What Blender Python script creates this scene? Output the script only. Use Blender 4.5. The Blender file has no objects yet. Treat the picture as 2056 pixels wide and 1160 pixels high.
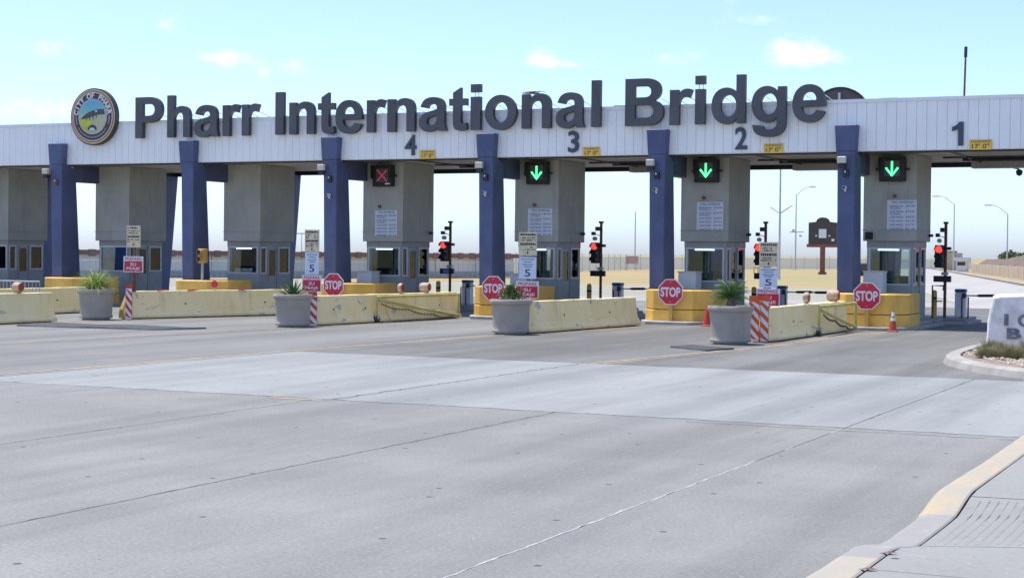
import bpy, bmesh, math, random
from mathutils import Vector, Matrix
R = math.radians
random.seed(7)
sc = bpy.context.scene
col = sc.collection

# ------------------------------------------------------------------ camera
cam = bpy.data.cameras.new('camera'); cam_o = bpy.data.objects.new('camera', cam); col.objects.link(cam_o)
yaw, pitch, roll = 0.43844, -0.02146, 0.01058
fw = Vector((-math.sin(yaw)*math.cos(pitch), math.cos(yaw)*math.cos(pitch), math.sin(pitch)))
r0 = Vector((math.cos(yaw), math.sin(yaw), 0)); u0 = r0.cross(fw)
rr = r0*math.cos(roll) + u0*math.sin(roll); uu = -r0*math.sin(roll) + u0*math.cos(roll)
m = Matrix.Identity(4)
for i in range(3):
    m[i][0] = rr[i]; m[i][1] = uu[i]; m[i][2] = -fw[i]
m.translation = Vector((0, -49.81, 2.142))
cam_o.matrix_world = m
cam.sensor_width = 36; cam.lens = 3321.6/2056*36; cam.clip_end = 20000
sc.camera = cam_o

# ------------------------------------------------------------------ sun and sky
SUN = Vector((-0.30, 0.05, 0.95)).normalized()
sun = bpy.data.lights.new('sun', 'SUN'); sun.energy = 2.3; sun.angle = R(0.6); sun.color = (1.0, 0.955, 0.87)
sun_o = bpy.data.objects.new('sun', sun); col.objects.link(sun_o)
sun_o.rotation_euler = (-SUN).to_track_quat('-Z', 'Y').to_euler()

w = bpy.data.worlds.new('World'); sc.world = w; w.use_nodes = True
nt = w.node_tree; N = nt.nodes; Lk = nt.links
for n in list(N): N.remove(n)
def wn(t, **k):
    n = N.new(t)
    for a, b in k.items(): setattr(n, a, b)
    return n
def wm(op, a, b=None, c=None):
    n = N.new('ShaderNodeMath'); n.operation = op
    for i, v in enumerate((a, b, c)):
        if v is None: continue
        if isinstance(v, (int, float)): n.inputs[i].default_value = v
        else: Lk.new(v, n.inputs[i])
    return n.outputs[0]
sky = wn('ShaderNodeTexSky', sky_type='NISHITA', sun_disc=False)
sky.sun_elevation = math.asin(SUN.z); sky.sun_rotation = math.atan2(SUN.x, SUN.y)
sky.altitude = 0; sky.air_density = 0.6; sky.dust_density = 1.12; sky.ozone_density = 1.0
tc = wn('ShaderNodeTexCoord'); sep = wn('ShaderNodeSeparateXYZ'); Lk.new(tc.outputs['Generated'], sep.inputs[0])
az = wm('ARCTAN2', sep.outputs[0], sep.outputs[1]); el = wm('ARCSINE', sep.outputs[2])
nz = wn('ShaderNodeTexNoise'); nz.inputs['Scale'].default_value = 85; nz.inputs['Detail'].default_value = 6; nz.inputs['Roughness'].default_value = .6
mp = wn('ShaderNodeMapping'); mp.inputs['Scale'].default_value = (1, 1, 1.7)
Lk.new(tc.outputs['Generated'], mp.inputs[0]); Lk.new(mp.outputs[0], nz.inputs['Vector'])
# small fair-weather puffs: azimuth, elevation, half sizes (degrees), strength
CL = [(-40.7, 6.6, .62, .24, .8), (-36.9, 7.55, .45, .3, .6), (-35.0, 6.5, .8, .27, .9), (-32.7, 6.3, .5, .25, .7),
      (-33.75, 6.0, .26, .36, .6), (-41.3, 4.6, 1.6, .45, .55), (-24.15, 6.7, .5, .3, 1.0), (-23.0, 6.5, .9, .14, .55),
      (-20.0, 6.65, .4, .28, .45), (-19.0, 6.8, .5, .3, .45), (-15.6, 6.95, .75, .42, 1.25), (-14.6, 6.7, .75, .22, .8),
      (-17.1, 8.0, 1.0, .18, .55), (-17.8, 8.6, .3, .3, .4),
      (-50, 6, 1.2, .4, .9), (-57, 8, 1.0, .4, .8), (-66, 5, 1.5, .4, .9), (-5, 6.5, 1, .4, .9), (3, 8, 1.2, .4, .9), (12, 5.5, 1.4, .4, .9),
      (-30, 12, .9, .4, .8), (-18, 13, 1.2, .4, .9), (-42, 14, 1.0, .4, .8), (25, 9, 1.5, .5, .9), (-85, 8, 1.5, .5, .9), (40, 6, 1.5, .5, .8)]
acc = None
for a, e, sx, sy, st in CL:
    dx = wm('MULTIPLY', wm('SUBTRACT', az, R(a)), 1/R(sx*1.2)); dy = wm('MULTIPLY', wm('SUBTRACT', el, R(e)), 1/R(sy*1.2))
    d2 = wm('ADD', wm('MULTIPLY', dx, dx), wm('MULTIPLY', dy, dy))
    g = wm('MULTIPLY', wm('EXPONENT', wm('MULTIPLY', d2, -1.0)), st)
    acc = g if acc is None else wm('ADD', acc, g)
cl = wm('MULTIPLY_ADD', wm('SUBTRACT', nz.outputs['Fac'], .5), 2.0, .62)
cf = wm('MULTIPLY', acc, cl)
mr = wn('ShaderNodeMapRange'); mr.inputs[1].default_value = .08; mr.inputs[2].default_value = 1.05; mr.inputs[3].default_value = 0; mr.inputs[4].default_value = .80
mr.interpolation_type = 'SMOOTHSTEP'; Lk.new(cf, mr.inputs[0])
tint = wn('ShaderNodeMixRGB', blend_type='MULTIPLY'); tint.inputs[0].default_value = 1; tint.inputs[2].default_value = (.71, .765, .87, 1)
Lk.new(sky.outputs[0], tint.inputs[1])
cm = wn('ShaderNodeMixRGB'); cm.inputs[2].default_value = (4.3, 4.4, 4.2, 1)
Lk.new(mr.outputs[0], cm.inputs[0]); Lk.new(tint.outputs[0], cm.inputs[1])
bg = wn('ShaderNodeBackground'); bg.inputs[1].default_value = 0.15
wo = wn('ShaderNodeOutputWorld'); Lk.new(cm.outputs[0], bg.inputs[0]); Lk.new(bg.outputs[0], wo.inputs[0])

sc.view_settings.view_transform = 'Standard'; sc.view_settings.look = 'None'
sc.view_settings.exposure = 1.22; sc.view_settings.gamma = 1.0; sc.view_settings.use_curve_mapping = False
sc.render.engine = 'CYCLES'

# ------------------------------------------------------------------ materials
def nodes(name):
    mt = bpy.data.materials.new(name); mt.use_nodes = True
    return mt, mt.node_tree.nodes, mt.node_tree.links, mt.node_tree.nodes['Principled BSDF']
def noise(ns, ln, vec, scale, detail=4, rough=.55, sc3=None):
    n = ns.new('ShaderNodeTexNoise'); n.inputs['Scale'].default_value = scale; n.inputs['Detail'].default_value = detail; n.inputs['Roughness'].default_value = rough
    if sc3:
        mpn = ns.new('ShaderNodeMapping'); mpn.inputs['Scale'].default_value = sc3; ln.new(vec, mpn.inputs[0]); vec = mpn.outputs[0]
    ln.new(vec, n.inputs['Vector']); return n.outputs['Fac']
def ramp(ns, ln, f, lo, hi, a=0.0, b=1.0):
    n = ns.new('ShaderNodeMapRange'); n.inputs[1].default_value = lo; n.inputs[2].default_value = hi; n.inputs[3].default_value = a; n.inputs[4].default_value = b
    n.interpolation_type = 'SMOOTHSTEP'; ln.new(f, n.inputs[0]); return n.outputs[0]
def mixc(ns, ln, f, a, b, mode='MIX'):
    n = ns.new('ShaderNodeMixRGB'); n.blend_type = mode
    for i, v in enumerate((f, a, b)):
        if isinstance(v, (int, float)): n.inputs[i].default_value = v
        elif isinstance(v, tuple): n.inputs[i].default_value = (*v, 1) if len(v) == 3 else v
        else: ln.new(v, n.inputs[i])
    return n.outputs[0]
def sh(c, k): return tuple(max(0, min(1, x*k)) for x in c)
def M(name, c, rough=.6, var=.12, scale=2.5, metal=0.0, dirt=0.0, dirtc=(.12, .10, .08), bump=0.0, bscale=60, streak=False, spec=.5, coords='pos'):
    mt, ns, ln, b = nodes(name)
    geo = ns.new('ShaderNodeNewGeometry'); v = geo.outputs['Position']
    if coords == 'obj':
        t = ns.new('ShaderNodeTexCoord'); v = t.outputs['Object']
    f = noise(ns, ln, v, scale, 5)
    cc = mixc(ns, ln, ramp(ns, ln, f, .3, .7), sh(c, 1-var), sh(c, 1+var))
    if dirt:
        f2 = noise(ns, ln, v, 1.6, 6, .65, (3.0, 3.0, .5) if streak else (1, 1, 1))
        cc = mixc(ns, ln, ramp(ns, ln, f2, .48, .78, 0, dirt), cc, dirtc)
    ln.new(cc, b.inputs['Base Color']); b.inputs['Roughness'].default_value = rough; b.inputs['Metallic'].default_value = metal
    b.inputs['Specular IOR Level'].default_value = spec
    if bump:
        bn = ns.new('ShaderNodeBump'); bn.inputs['Strength'].default_value = bump; bn.inputs['Distance'].default_value = .01
        ln.new(noise(ns, ln, v, bscale, 4), bn.inputs['Height']); ln.new(bn.outputs[0], b.inputs['Normal'])
    return mt
def E(name, c, s):
    mt, ns, ln, b = nodes(name)
    b.inputs['Base Color'].default_value = (*sh(c, .5), 1); b.inputs['Emission Color'].default_value = (*c, 1); b.inputs['Emission Strength'].default_value = s
    return mt
def GROUND(name, c, lane=.16, blotch=.12, speck=.10, spots=True, rough=.85, crack=0.15, track=0.0):
    """worn pavement: lane-wise tyre darkening, blotches, fine aggregate, gum spots"""
    mt, ns, ln, b = nodes(name)
    geo = ns.new('ShaderNodeNewGeometry'); v = geo.outputs['Position']
    f1 = noise(ns, ln, v, 1.0, 5, .6, (.75, .045, 1)); f2 = noise(ns, ln, v, .35, 6, .6); f3 = noise(ns, ln, v, 30, 6, .8); f4 = noise(ns, ln, v, 2.2, 5, .65, (1, .35, 1))
    cc = mixc(ns, ln, ramp(ns, ln, f1, .36, .68), sh(c, 1+lane*.45), sh(c, 1-lane))
    cc = mixc(ns, ln, ramp(ns, ln, f2, .32, .7), mixc(ns, ln, 1.0, cc, (1-blotch,)*3, 'MULTIPLY'), cc)
    cc = mixc(ns, ln, ramp(ns, ln, f4, .55, .8, 0, .55), cc, sh(c, .72))
    cc = mixc(ns, ln, ramp(ns, ln, f3, .35, .65), mixc(ns, ln, 1.0, cc, (1-speck,)*3, 'MULTIPLY'), cc)
    f5 = noise(ns, ln, v, 11, 5, .75); cc = mixc(ns, ln, ramp(ns, ln, f5, .54, .70, 0, .75), cc, sh(c, .66)); f6 = noise(ns, ln, v, 17, 3, .6); cc = mixc(ns, ln, ramp(ns, ln, f6, .60, .72, 0, .5), cc, sh(c, 1.28))
    if track:      # darker oil strip down the middle of every lane
        sx_ = ns.new('ShaderNodeSeparateXYZ'); ln.new(v, sx_.inputs[0]); an = ns.new('ShaderNodeMath'); an.operation = 'MULTIPLY_ADD'; ln.new(sx_.outputs[0], an.inputs[0]); an.inputs[1].default_value = 2*math.pi/6.048; an.inputs[2].default_value = -2*math.pi/6.048*(-12.14+4.1)
        cs_ = ns.new('ShaderNodeMath'); cs_.operation = 'COSINE'; ln.new(an.outputs[0], cs_.inputs[0]); tr_ = ns.new('ShaderNodeMath'); tr_.operation = 'MULTIPLY'; ln.new(ramp(ns, ln, cs_.outputs[0], .1, .95, 0, track), tr_.inputs[0]); ln.new(ramp(ns, ln, noise(ns, ln, v, .9, 5, .65, (1, .25, 1)), .3, .65), tr_.inputs[1])
        cc = mixc(ns, ln, tr_.outputs[0], cc, sh(c, .60))
    if spots:
        # wandering hairline cracks, only in some areas
        wv_ = ns.new('ShaderNodeVectorMath'); wv_.operation = 'MULTIPLY_ADD'; nd = ns.new('ShaderNodeTexNoise'); nd.inputs['Scale'].default_value = 1.7; nd.inputs['Detail'].default_value = 5; ln.new(v, nd.inputs['Vector'])
        ln.new(nd.outputs['Color'], wv_.inputs[0]); wv_.inputs[1].default_value = (1.1, 1.1, 0); ln.new(v, wv_.inputs[2])
        ve = ns.new('ShaderNodeTexVoronoi'); ve.feature = 'DISTANCE_TO_EDGE'; ve.inputs['Scale'].default_value = .22; ln.new(wv_.outputs[0], ve.inputs['Vector'])
        ck = ns.new('ShaderNodeMath'); ck.operation = 'MULTIPLY'; ln.new(ramp(ns, ln, ve.outputs['Distance'], .0012, .0042, .75, 0), ck.inputs[0]); ln.new(ramp(ns, ln, noise(ns, ln, v, .23, 3), .60, .70, 0, crack), ck.inputs[1])
        cc = mixc(ns, ln, ck.outputs[0], cc, sh(c, .38))
        # oil drips and stains
        fo = noise(ns, ln, v, .8, 5, .7, (1.6, .7, 1)); cc = mixc(ns, ln, ramp(ns, ln, fo, .62, .74, 0, .5), cc, sh(c, .55))
        vo = ns.new('ShaderNodeTexVoronoi'); vo.voronoi_dimensions = '2D'; vo.inputs['Scale'].default_value = .6; ln.new(v, vo.inputs['Vector'])
        cc = mixc(ns, ln, ramp(ns, ln, vo.outputs['Distance'], .012, .024, .9, 0), cc, sh(c, .2))
        vo2 = ns.new('ShaderNodeTexVoronoi'); vo2.voronoi_dimensions = '2D'; vo2.inputs['Scale'].default_value = 1.15; ln.new(v, vo2.inputs['Vector'])
        cc = mixc(ns, ln, ramp(ns, ln, vo2.outputs['Distance'], .008, .024, .6, 0), cc, sh(c, .35))
    ln.new(cc, b.inputs['Base Color']); b.inputs['Roughness'].default_value = rough; b.inputs['Specular IOR Level'].default_value = .35
    bn = ns.new('ShaderNodeBump'); bn.inputs['Strength'].default_value = .25; bn.inputs['Distance'].default_value = .004
    ln.new(f3, bn.inputs['Height']); ln.new(bn.outputs[0], b.inputs['Normal'])
    return mt
def WORN(name, c, under, lo=.42, hi=.6, rough=.8):
    mt, ns, ln, b = nodes(name)
    geo = ns.new('ShaderNodeNewGeometry'); v = geo.outputs['Position']
    f = noise(ns, ln, v, 3.5, 7, .7, (1, .5, 1)); f2 = noise(ns, ln, v, .5, 3)
    s = ns.new('ShaderNodeMath'); s.operation = 'MULTIPLY_ADD'; ln.new(f2, s.inputs[0]); s.inputs[1].default_value = .5; ln.new(f, s.inputs[2])
    k = ramp(ns, ln, s.outputs[0], lo+.25, hi+.25)
    ln.new(mixc(ns, ln, k, c, under), b.inputs['Base Color']); b.inputs['Roughness'].default_value = rough
    return mt

m_conc = GROUND('concrete_worn', (.270, .270, .253), lane=.17, blotch=.18, speck=.3)
m_band = GROUND('concrete_pale', (.294, .306, .299), lane=.2, blotch=.12, speck=.14)
m_asph = GROUND('pavement_grey', (.190, .188, .177), track=.5, crack=.8, lane=.26, blotch=.2, speck=.16)
m_asph2 = GROUND('pavement_grey_left', (.222, .222, .210), lane=.2, blotch=.14, speck=.16)
m_rear = GROUND('concrete_rear', (.36, .35, .33), lane=.1, spots=False)
m_olive = GROUND('asphalt_faded', (.33, .32, .25), lane=.1, spots=False)
m_farroad = GROUND('road_far', (.42, .40, .37), lane=.1, spots=False)
m_joint = M('joint_bed', (.07, .065, .06), .9)
m_crack = M('joint_tar', (.115, .11, .105), .9, .3, 5)
m_seal = M('joint_seal', (.36, .36, .355), .8, .3, 6)
m_walk = GROUND('sidewalk_concrete', (.283, .283, .266), lane=.05, blotch=.1)
m_kerb = WORN('kerb_faded_yellow', (.43, .345, .215), (.34, .315, .265), .30, .60)
m_kerbgrey = WORN('kerb_bare', (.40, .36, .28), (.27, .262, .25), .18, .5)
m_kerbplain = M('kerb_concrete', (.34, .32, .29), .85, .15, 2, dirt=.35, bump=.2)
m_islk = M('island_kerb', (.36, .345, .32), .85, .2, 1.5, dirt=.4, bump=.2)
m_line = WORN('line_yellow', (.48, .34, .16), (.21, .20, .19), .34, .72)
m_lineo = WORN('line_pale', (.38, .30, .20), (.21, .20, .19), .30, .64)
m_fascia = M('fascia_white', (.92, .91, .88), .45, .03, .8, dirt=.10, dirtc=(.5, .52, .53), streak=True)
m_trim = M('trim_white', (.82, .83, .84), .4, .03)
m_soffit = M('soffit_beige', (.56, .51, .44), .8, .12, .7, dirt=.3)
m_roof = M('roof_grey', (.4, .4, .4), .8)
m_beam = M('beam_blue', (.085, .105, .19), .55, .1, 1.2)
m_blue = M('column_blue', (.083, .106, .212), .6, .14, 1.1, dirt=.45, dirtc=(.12, .125, .15), streak=True, bump=.1, bscale=25)
m_stucco = M('stucco_grey', (.42, .43, .385), .85, .09, .9, dirt=.4, dirtc=(.22, .22, .20), streak=True, bump=.35, bscale=90)
m_boothwall = M('booth_wall_grey', (.33, .345, .335), .6, .08, 1.2, dirt=.2, streak=True)
m_alu = M('frame_white', (.62, .63, .63), .4, .06)
m_dooralu = M('door_grey', (.30, .31, .31), .45, .06)
m_dark = M('dark_metal', (.022, .023, .026), .5, .2)
m_black = M('black_plastic', (.012, .012, .013), .45, .1)
m_interior = M('interior_dark', (.24, .26, .25), .8, .2)
m_desk = M('desk_brown', (.16, .11, .08), .6)
m_blind = M('blind_blue', (.09, .16, .52), .7, .15, 6)
m_skysheet = M('sheet_sky_blue', (.42, .52, .68), .8, .12, 8)  # pale blue standing in for sky reflected in the booth glass
m_paper = M('paper_white', (.7, .72, .75), .8, .05)
m_cab = M('cabinet_pale', (.84, .84, .83), .5, .05)
m_yel = M('block_yellow', (.86, .50, .10), .7, .12, 1.3, dirt=.25, dirtc=(.22, .14, .05), streak=True, bump=.3, bscale=40)
m_yelpost = M('post_yellow', (.60, .38, .09), .6, .1)
m_isl = M('island_concrete', (.34, .33, .31), .9, .2, 1.2, dirt=.4, bump=.2)
m_planter = M('planter_concrete', (.37, .33, .275), .85, .08, 2.5, dirt=.22, dirtc=(.19, .18, .165), streak=True, bump=.3, bscale=70)
m_soil = M('soil', (.07, .05, .035), .95, .3, 20)
m_red = M('sign_red', (.60, .02, .05), .45, .08, 4)
m_white = M('sign_white', (.75, .76, .78), .45, .03)
m_signblue = M('sign_paleblue', (.66, .71, .80), .5, .04, 3)
m_tan = M('sign_tan', (.70, .57, .38), .6, .15, 8, dirt=.3, dirtc=(.3, .22, .12))
m_ink = M('ink_black', (.025, .025, .03), .6)
m_inkblue = M('ink_blue', (.06, .08, .16), .6)
m_wood = M('post_wood', (.20, .14, .10), .85, .3, 10)
m_rust = M('rusty_steel', (.17, .09, .055), .85, .35, 12)
m_orange = M('marker_orange', (.72, .105, .018), .5, .06)
m_conered = M('cone_red', (.60, .04, .035), .5, .08)
m_cone = M('cone_orange', (.50, .075, .03), .55, .12)
m_lamp = M('lamp_orange_faded', (.47, .33, .24), .6, .25, 8)
m_lampred = M('lamp_lens_red', (.33, .035, .03), .3, .1)
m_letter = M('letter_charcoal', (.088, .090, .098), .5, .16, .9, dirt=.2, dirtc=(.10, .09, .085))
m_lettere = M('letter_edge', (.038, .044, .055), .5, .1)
m_num = M('number_grey', (.060, .075, .105), .5, .1)
m_clr = M('clearance_yellow', (.85, .53, .08), .5, .06)
m_gold = M('emblem_gold', (.68, .48, .26), .5, .08)
m_navy = M('emblem_navy', (.055, .045, .085), .5, .05)
m_gateg = M('gate_yellowgreen', (.50, .44, .16), .6, .15, 4, dirt=.25, dirtc=(.3, .22, .1))
m_chain = M('chain_rust', (.10, .065, .045), .8, .3, 20)
m_rubber = M('rubber_mat', (.050, .055, .062), .8, .3, 3, bump=.3)
m_wheel = M('wheel_rubber', (.03, .03, .035), .7)
m_capblue = M('cap_blue', (.05, .10, .24), .5)
m_galv = M('galvanised', (.42, .44, .45), .45, .1, metal=.3)
m_pole = M('pole_pale', (.48, .51, .54), .5, .05)
m_signal = M('signal_olive', (.05, .048, .03), .6, .1)
m_signaly = M('signal_yellow', (.52, .31, .07), .55, .1)
m_flood = M('floodlight_cream', (.62, .60, .50), .5)
m_stone = M('stone_white', (.74, .72, .70), .85, .22, 2.2, dirt=.5, dirtc=(.40, .40, .41), bump=.6, bscale=6)
m_brown = M('board_brown', (.065, .058, .057), .7, .1)
m_brick = M('brick_red', (.22, .085, .06), .8, .15, 2)
m_tanwall = M('wall_tan', (.45, .36, .26), .85, .08, .5)
m_brownnet = M('bank_brown', (.15, .11, .08), .95, .25, .6)
m_wallw = M('far_wall_white', (.66, .66, .64), .8, .08, .4)
m_roofred = M('far_roof_red', (.22, .135, .125), .8, .2, .6)
m_e_green = E('arrow_green', (.06, 1.0, .22), 1.6)
m_e_red = E('lamp_red', (1.0, .035, .03), 1.2)
m_e_x = E('cross_red', (.75, .06, .10), .2)
m_e_tube = E('tube_white', (.75, .85, 1.0), 2.2)
m_reddot = M('button_red', (.30, .03, .035), .4)

def glass(name, tintc):
    mt = bpy.data.materials.new(name); mt.use_nodes = True; ns = mt.node_tree.nodes; ln = mt.node_tree.links
    for n in list(ns): ns.remove(n)
    o = ns.new('ShaderNodeOutputMaterial'); mx = ns.new('ShaderNodeMixShader'); tr = ns.new('ShaderNodeBsdfTransparent'); gl = ns.new('ShaderNodeBsdfGlossy'); fr = ns.new('ShaderNodeFresnel')
    tr.inputs[0].default_value = (*tintc, 1); gl.inputs['Roughness'].default_value = .03; fr.inputs[0].default_value = 1.55
    geo = ns.new('ShaderNodeNewGeometry'); bn = ns.new('ShaderNodeBump'); bn.inputs['Strength'].default_value = .04
    nz_ = ns.new('ShaderNodeTexNoise'); nz_.inputs['Scale'].default_value = 2.0; ln.new(geo.outputs['Position'], nz_.inputs['Vector']); ln.new(nz_.outputs['Fac'], bn.inputs['Height']); ln.new(bn.outputs[0], gl.inputs['Normal'])
    ln.new(fr.outputs[0], mx.inputs[0]); ln.new(tr.outputs[0], mx.inputs[1]); ln.new(gl.outputs[0], mx.inputs[2]); ln.new(mx.outputs[0], o.inputs[0])
    return mt
m_glass = glass('window_glass', (.82, .87, .86))
def meshfab(name):
    mt = bpy.data.materials.new(name); mt.use_nodes = True; ns = mt.node_tree.nodes; ln = mt.node_tree.links
    b = ns['Principled BSDF']; b.inputs['Base Color'].default_value = (.60, .66, .70, 1); b.inputs['Roughness'].default_value = .6
    t = ns.new('ShaderNodeNewGeometry'); n = ns.new('ShaderNodeTexNoise'); n.inputs['Scale'].default_value = 1.0; ln.new(t.outputs['Position'], n.inputs['Vector'])
    b.inputs['Alpha'].default_value = .66
    return mt
m_mesh = meshfab('chain_link')

def barrier_mat():
    mt, ns, ln, b = nodes('barrier_cream')
    geo = ns.new('ShaderNodeNewGeometry'); v = geo.outputs['Position']
    f = noise(ns, ln, v, 1.1, 5); f2 = noise(ns, ln, v, 2.6, 6, .7); f3 = noise(ns, ln, v, .9, 5, .6, (1, 1, 2)); f4 = noise(ns, ln, v, 1.4, 6, .7, (2, 2, .35))
    c = mixc(ns, ln, ramp(ns, ln, f, .3, .7), (.90, .71, .34), (.94, .77, .42))
    c = mixc(ns, ln, ramp(ns, ln, f4, .5, .75, 0, .5), c, (.50, .40, .22))
    c = mixc(ns, ln, ramp(ns, ln, f3, .63, .66, 0, .8), c, (.40, .39, .38)); c = mixc(ns, ln, ramp(ns, ln, noise(ns, ln, v, 3.2, 6, .7, (1, .25, 2.2)), .60, .68, 0, .6), c, (.30, .25, .19))
    c = mixc(ns, ln, ramp(ns, ln, f2, .68, .75, 0, .6), c, (.22, .15, .09))
    sp = ns.new('ShaderNodeSeparateXYZ'); ln.new(v, sp.inputs[0])
    c = mixc(ns, ln, ramp(ns, ln, sp.outputs[2], .02, .14, .55, 0), c, (.40, .34, .22))
    ln.new(c, b.inputs['Base Color']); b.inputs['Roughness'].default_value = .8
    bn = ns.new('ShaderNodeBump'); bn.inputs['Strength'].default_value = .3; bn.inputs['Distance'].default_value = .02
    ln.new(noise(ns, ln, v, 14, 5), bn.inputs['Height']); ln.new(bn.outputs[0], b.inputs['Normal'])
    return mt
m_barrier = barrier_mat()
m_nose = M('barrier_nose_yellow', (.56, .38, .11), .8, .2, 3, dirt=.5, dirtc=(.33, .24, .13), bump=.3)

def grassmat():
    mt, ns, ln, b = nodes('dry_grass')
    geo = ns.new('ShaderNodeNewGeometry'); v = geo.outputs['Position']
    f = noise(ns, ln, v, .035, 6, .6, (1, 3.0, 1)); f2 = noise(ns, ln, v, 1.2, 5, .7); f3 = noise(ns, ln, v, .0025, 4)
    c = mixc(ns, ln, ramp(ns, ln, f, .38, .62), (.41, .285, .13), (.29, .27, .115))
    c = mixc(ns, ln, ramp(ns, ln, f2, .3, .7), mixc(ns, ln, 1.0, c, (.82, .82, .82), 'MULTIPLY'), c)
    c = mixc(ns, ln, ramp(ns, ln, f3, .45, .65, 0, .6), c, (.20, .24, .12))
    ln.new(c, b.inputs['Base Color']); b.inputs['Roughness'].default_value = .95
    return mt
m_grass = grassmat()
m_leafdark = M('leaf_dark', (.07, .15, .045), .55, .3, 5, coords='obj')
m_leafmid = M('leaf_mid', (.13, .235, .05), .55, .3, 5, coords='obj')
m_leaflime = M('leaf_lime', (.36, .44, .12), .6, .3, 6, coords='obj')
m_leafolive = M('leaf_olive', (.26, .245, .13), .7, .3, 6, coords='obj')
m_gravel = M('gravel_stone', (.42, .35, .28), .9, .4, 12)
m_gravelbed = M('gravel_bed', (.25, .2, .16), .95, .4, 18, bump=.6)
m_twig = M('dead_leaf', (.15, .075, .04), .9, .2, 20)
m_treeleaf = M('far_leaf', (.12, .155, .075), .8, .3, 2)

# ------------------------------------------------------------------ mesh helpers
class MB:
    def __init__(s): s.v = []; s.f = []; s.m = []; s.g = []
    def add(s, v, f, mi=0):
        o = len(s.v); s.g.append((o, o+len(v), len(s.f), len(s.f)+len(f))); s.v += [tuple(x) for x in v]; s.f += [tuple(i+o for i in q) for q in f]; s.m += [mi]*len(f); return s
    def box(s, x0, x1, y0, y1, z0, z1, mi=0):
        return s.add([(x0, y0, z0), (x1, y0, z0), (x1, y1, z0), (x0, y1, z0), (x0, y0, z1), (x1, y0, z1), (x1, y1, z1), (x0, y1, z1)],
                     [(0, 3, 2, 1), (4, 5, 6, 7), (0, 1, 5, 4), (1, 2, 6, 5), (2, 3, 7, 6), (3, 0, 4, 7)], mi)
    def prism(s, poly, z0, z1, mi=0):          # poly counter-clockwise in xy
        n = len(poly)
        return s.add([(x, y, z0) for x, y in poly]+[(x, y, z1) for x, y in poly],
                     [tuple(range(n))[::-1], tuple(range(n, 2*n))]+[(i, (i+1) % n, n+(i+1) % n, n+i) for i in range(n)], mi)
    def loft(s, rings, closed=True, caps=True, mi=0):
        n = len(rings[0]); v = [p for r in rings for p in r]; f = []
        for k in range(len(rings)-1):
            for i in range(n if closed else n-1):
                j = (i+1) % n; f.append((k*n+i, k*n+j, (k+1)*n+j, (k+1)*n+i))
        if caps: f += [tuple(range(n))[::-1], tuple(range((len(rings)-1)*n, len(rings)*n))]
        return s.add(v, f, mi)
    def tube(s, pts, r, n=8, mi=0):
        pts = [Vector(p) for p in pts]; rings = []
        rs = r if isinstance(r, (list, tuple)) else [r]*len(pts)
        for k, p in enumerate(pts):
            t = (pts[min(k+1, len(pts)-1)]-pts[max(k-1, 0)]).normalized()
            a = t.cross(Vector((0, 0, 1)));
            if a.length < 1e-3: a = Vector((1, 0, 0))
            a.normalize(); b = t.cross(a)
            rings.append([p+(a*math.cos(2*math.pi*i/n)+b*math.sin(2*math.pi*i/n))*rs[k] for i in range(n)])
        return s.loft(rings, mi=mi)
    def lathe(s, prof, n=28, c=(0, 0), mi=0):
        return s.loft([[(c[0]+r*math.cos(2*math.pi*i/n), c[1]+r*math.sin(2*math.pi*i/n), z) for i in range(n)] for r, z in prof], mi=mi)
    def cylx(s, x0, x1, y, z, r, n=20, mi=0):
        return s.loft([[(x, y+r*math.cos(2*math.pi*i/n), z+r*math.sin(2*math.pi*i/n)) for i in range(n)] for x in (x0, x1)], mi=mi)
    def cyly(s, y0, y1, x, z, r, n=20, mi=0, r2=None):
        return s.loft([[(x+q*math.cos(2*math.pi*i/n), y, z+q*math.sin(2*math.pi*i/n)) for i in range(n)] for y, q in ((y0, r), (y1, r2 or r))], mi=mi)
    def plate(s, poly, y0, y1, mi=0):           # poly in xz, extruded along y
        n = len(poly)
        return s.add([(x, y0, z) for x, z in poly]+[(x, y1, z) for x, z in poly],
                     [tuple(range(n)), tuple(range(n, 2*n))[::-1]]+[(i, n+i, n+(i+1) % n, (i+1) % n) for i in range(n)], mi)
    def mesh(s, name, mats, bevel=0, smooth=False, seg=1):
        me = bpy.data.meshes.new(name); me.from_pydata(s.v, [], s.f)
        mats = mats if isinstance(mats, (list, tuple)) else [mats]
        for q in mats:
            if q: me.materials.append(q)
        me.polygons.foreach_set('material_index', s.m)
        bm = bmesh.new(); bm.from_mesh(me); bmesh.ops.recalc_face_normals(bm, faces=bm.faces)
        if bevel:
            es = [e for e in bm.edges if len(e.link_faces) == 2 and e.calc_face_angle(0) > .5]
            bmesh.ops.bevel(bm, geom=es, offset=bevel, segments=seg, affect='EDGES', profile=.5)
        if smooth:
            for f in bm.faces: f.smooth = True
            for e in bm.edges:
                if len(e.link_faces) == 2 and e.calc_face_angle(0) > .7: e.smooth = False
        bm.to_mesh(me); bm.free(); return me
    def obj(s, name, mats, parent=None, loc=None, **k): return link(name, s.mesh(name, mats, **k), parent, loc)
    def objs(s, name, mats, parent=None, **k):      # every shape that was added becomes a part of its own
        for v0, v1, f0, f1 in s.g:
            q = MB(); q.v = s.v[v0:v1]; q.f = [tuple(i-v0 for i in f) for f in s.f[f0:f1]]; q.m = s.m[f0:f1]; q.obj(name, mats, parent, **k)
def link(name, me, parent=None, loc=None, rz=0):
    o = bpy.data.objects.new(name, me); col.objects.link(o); o.parent = parent
    if loc: o.location = loc
    if rz: o.rotation_euler.z = rz
    return o
def tag(o, label, cat, group=None):
    o['label'] = label; o['category'] = cat
    if group: o['group'] = group
    return o
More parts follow.
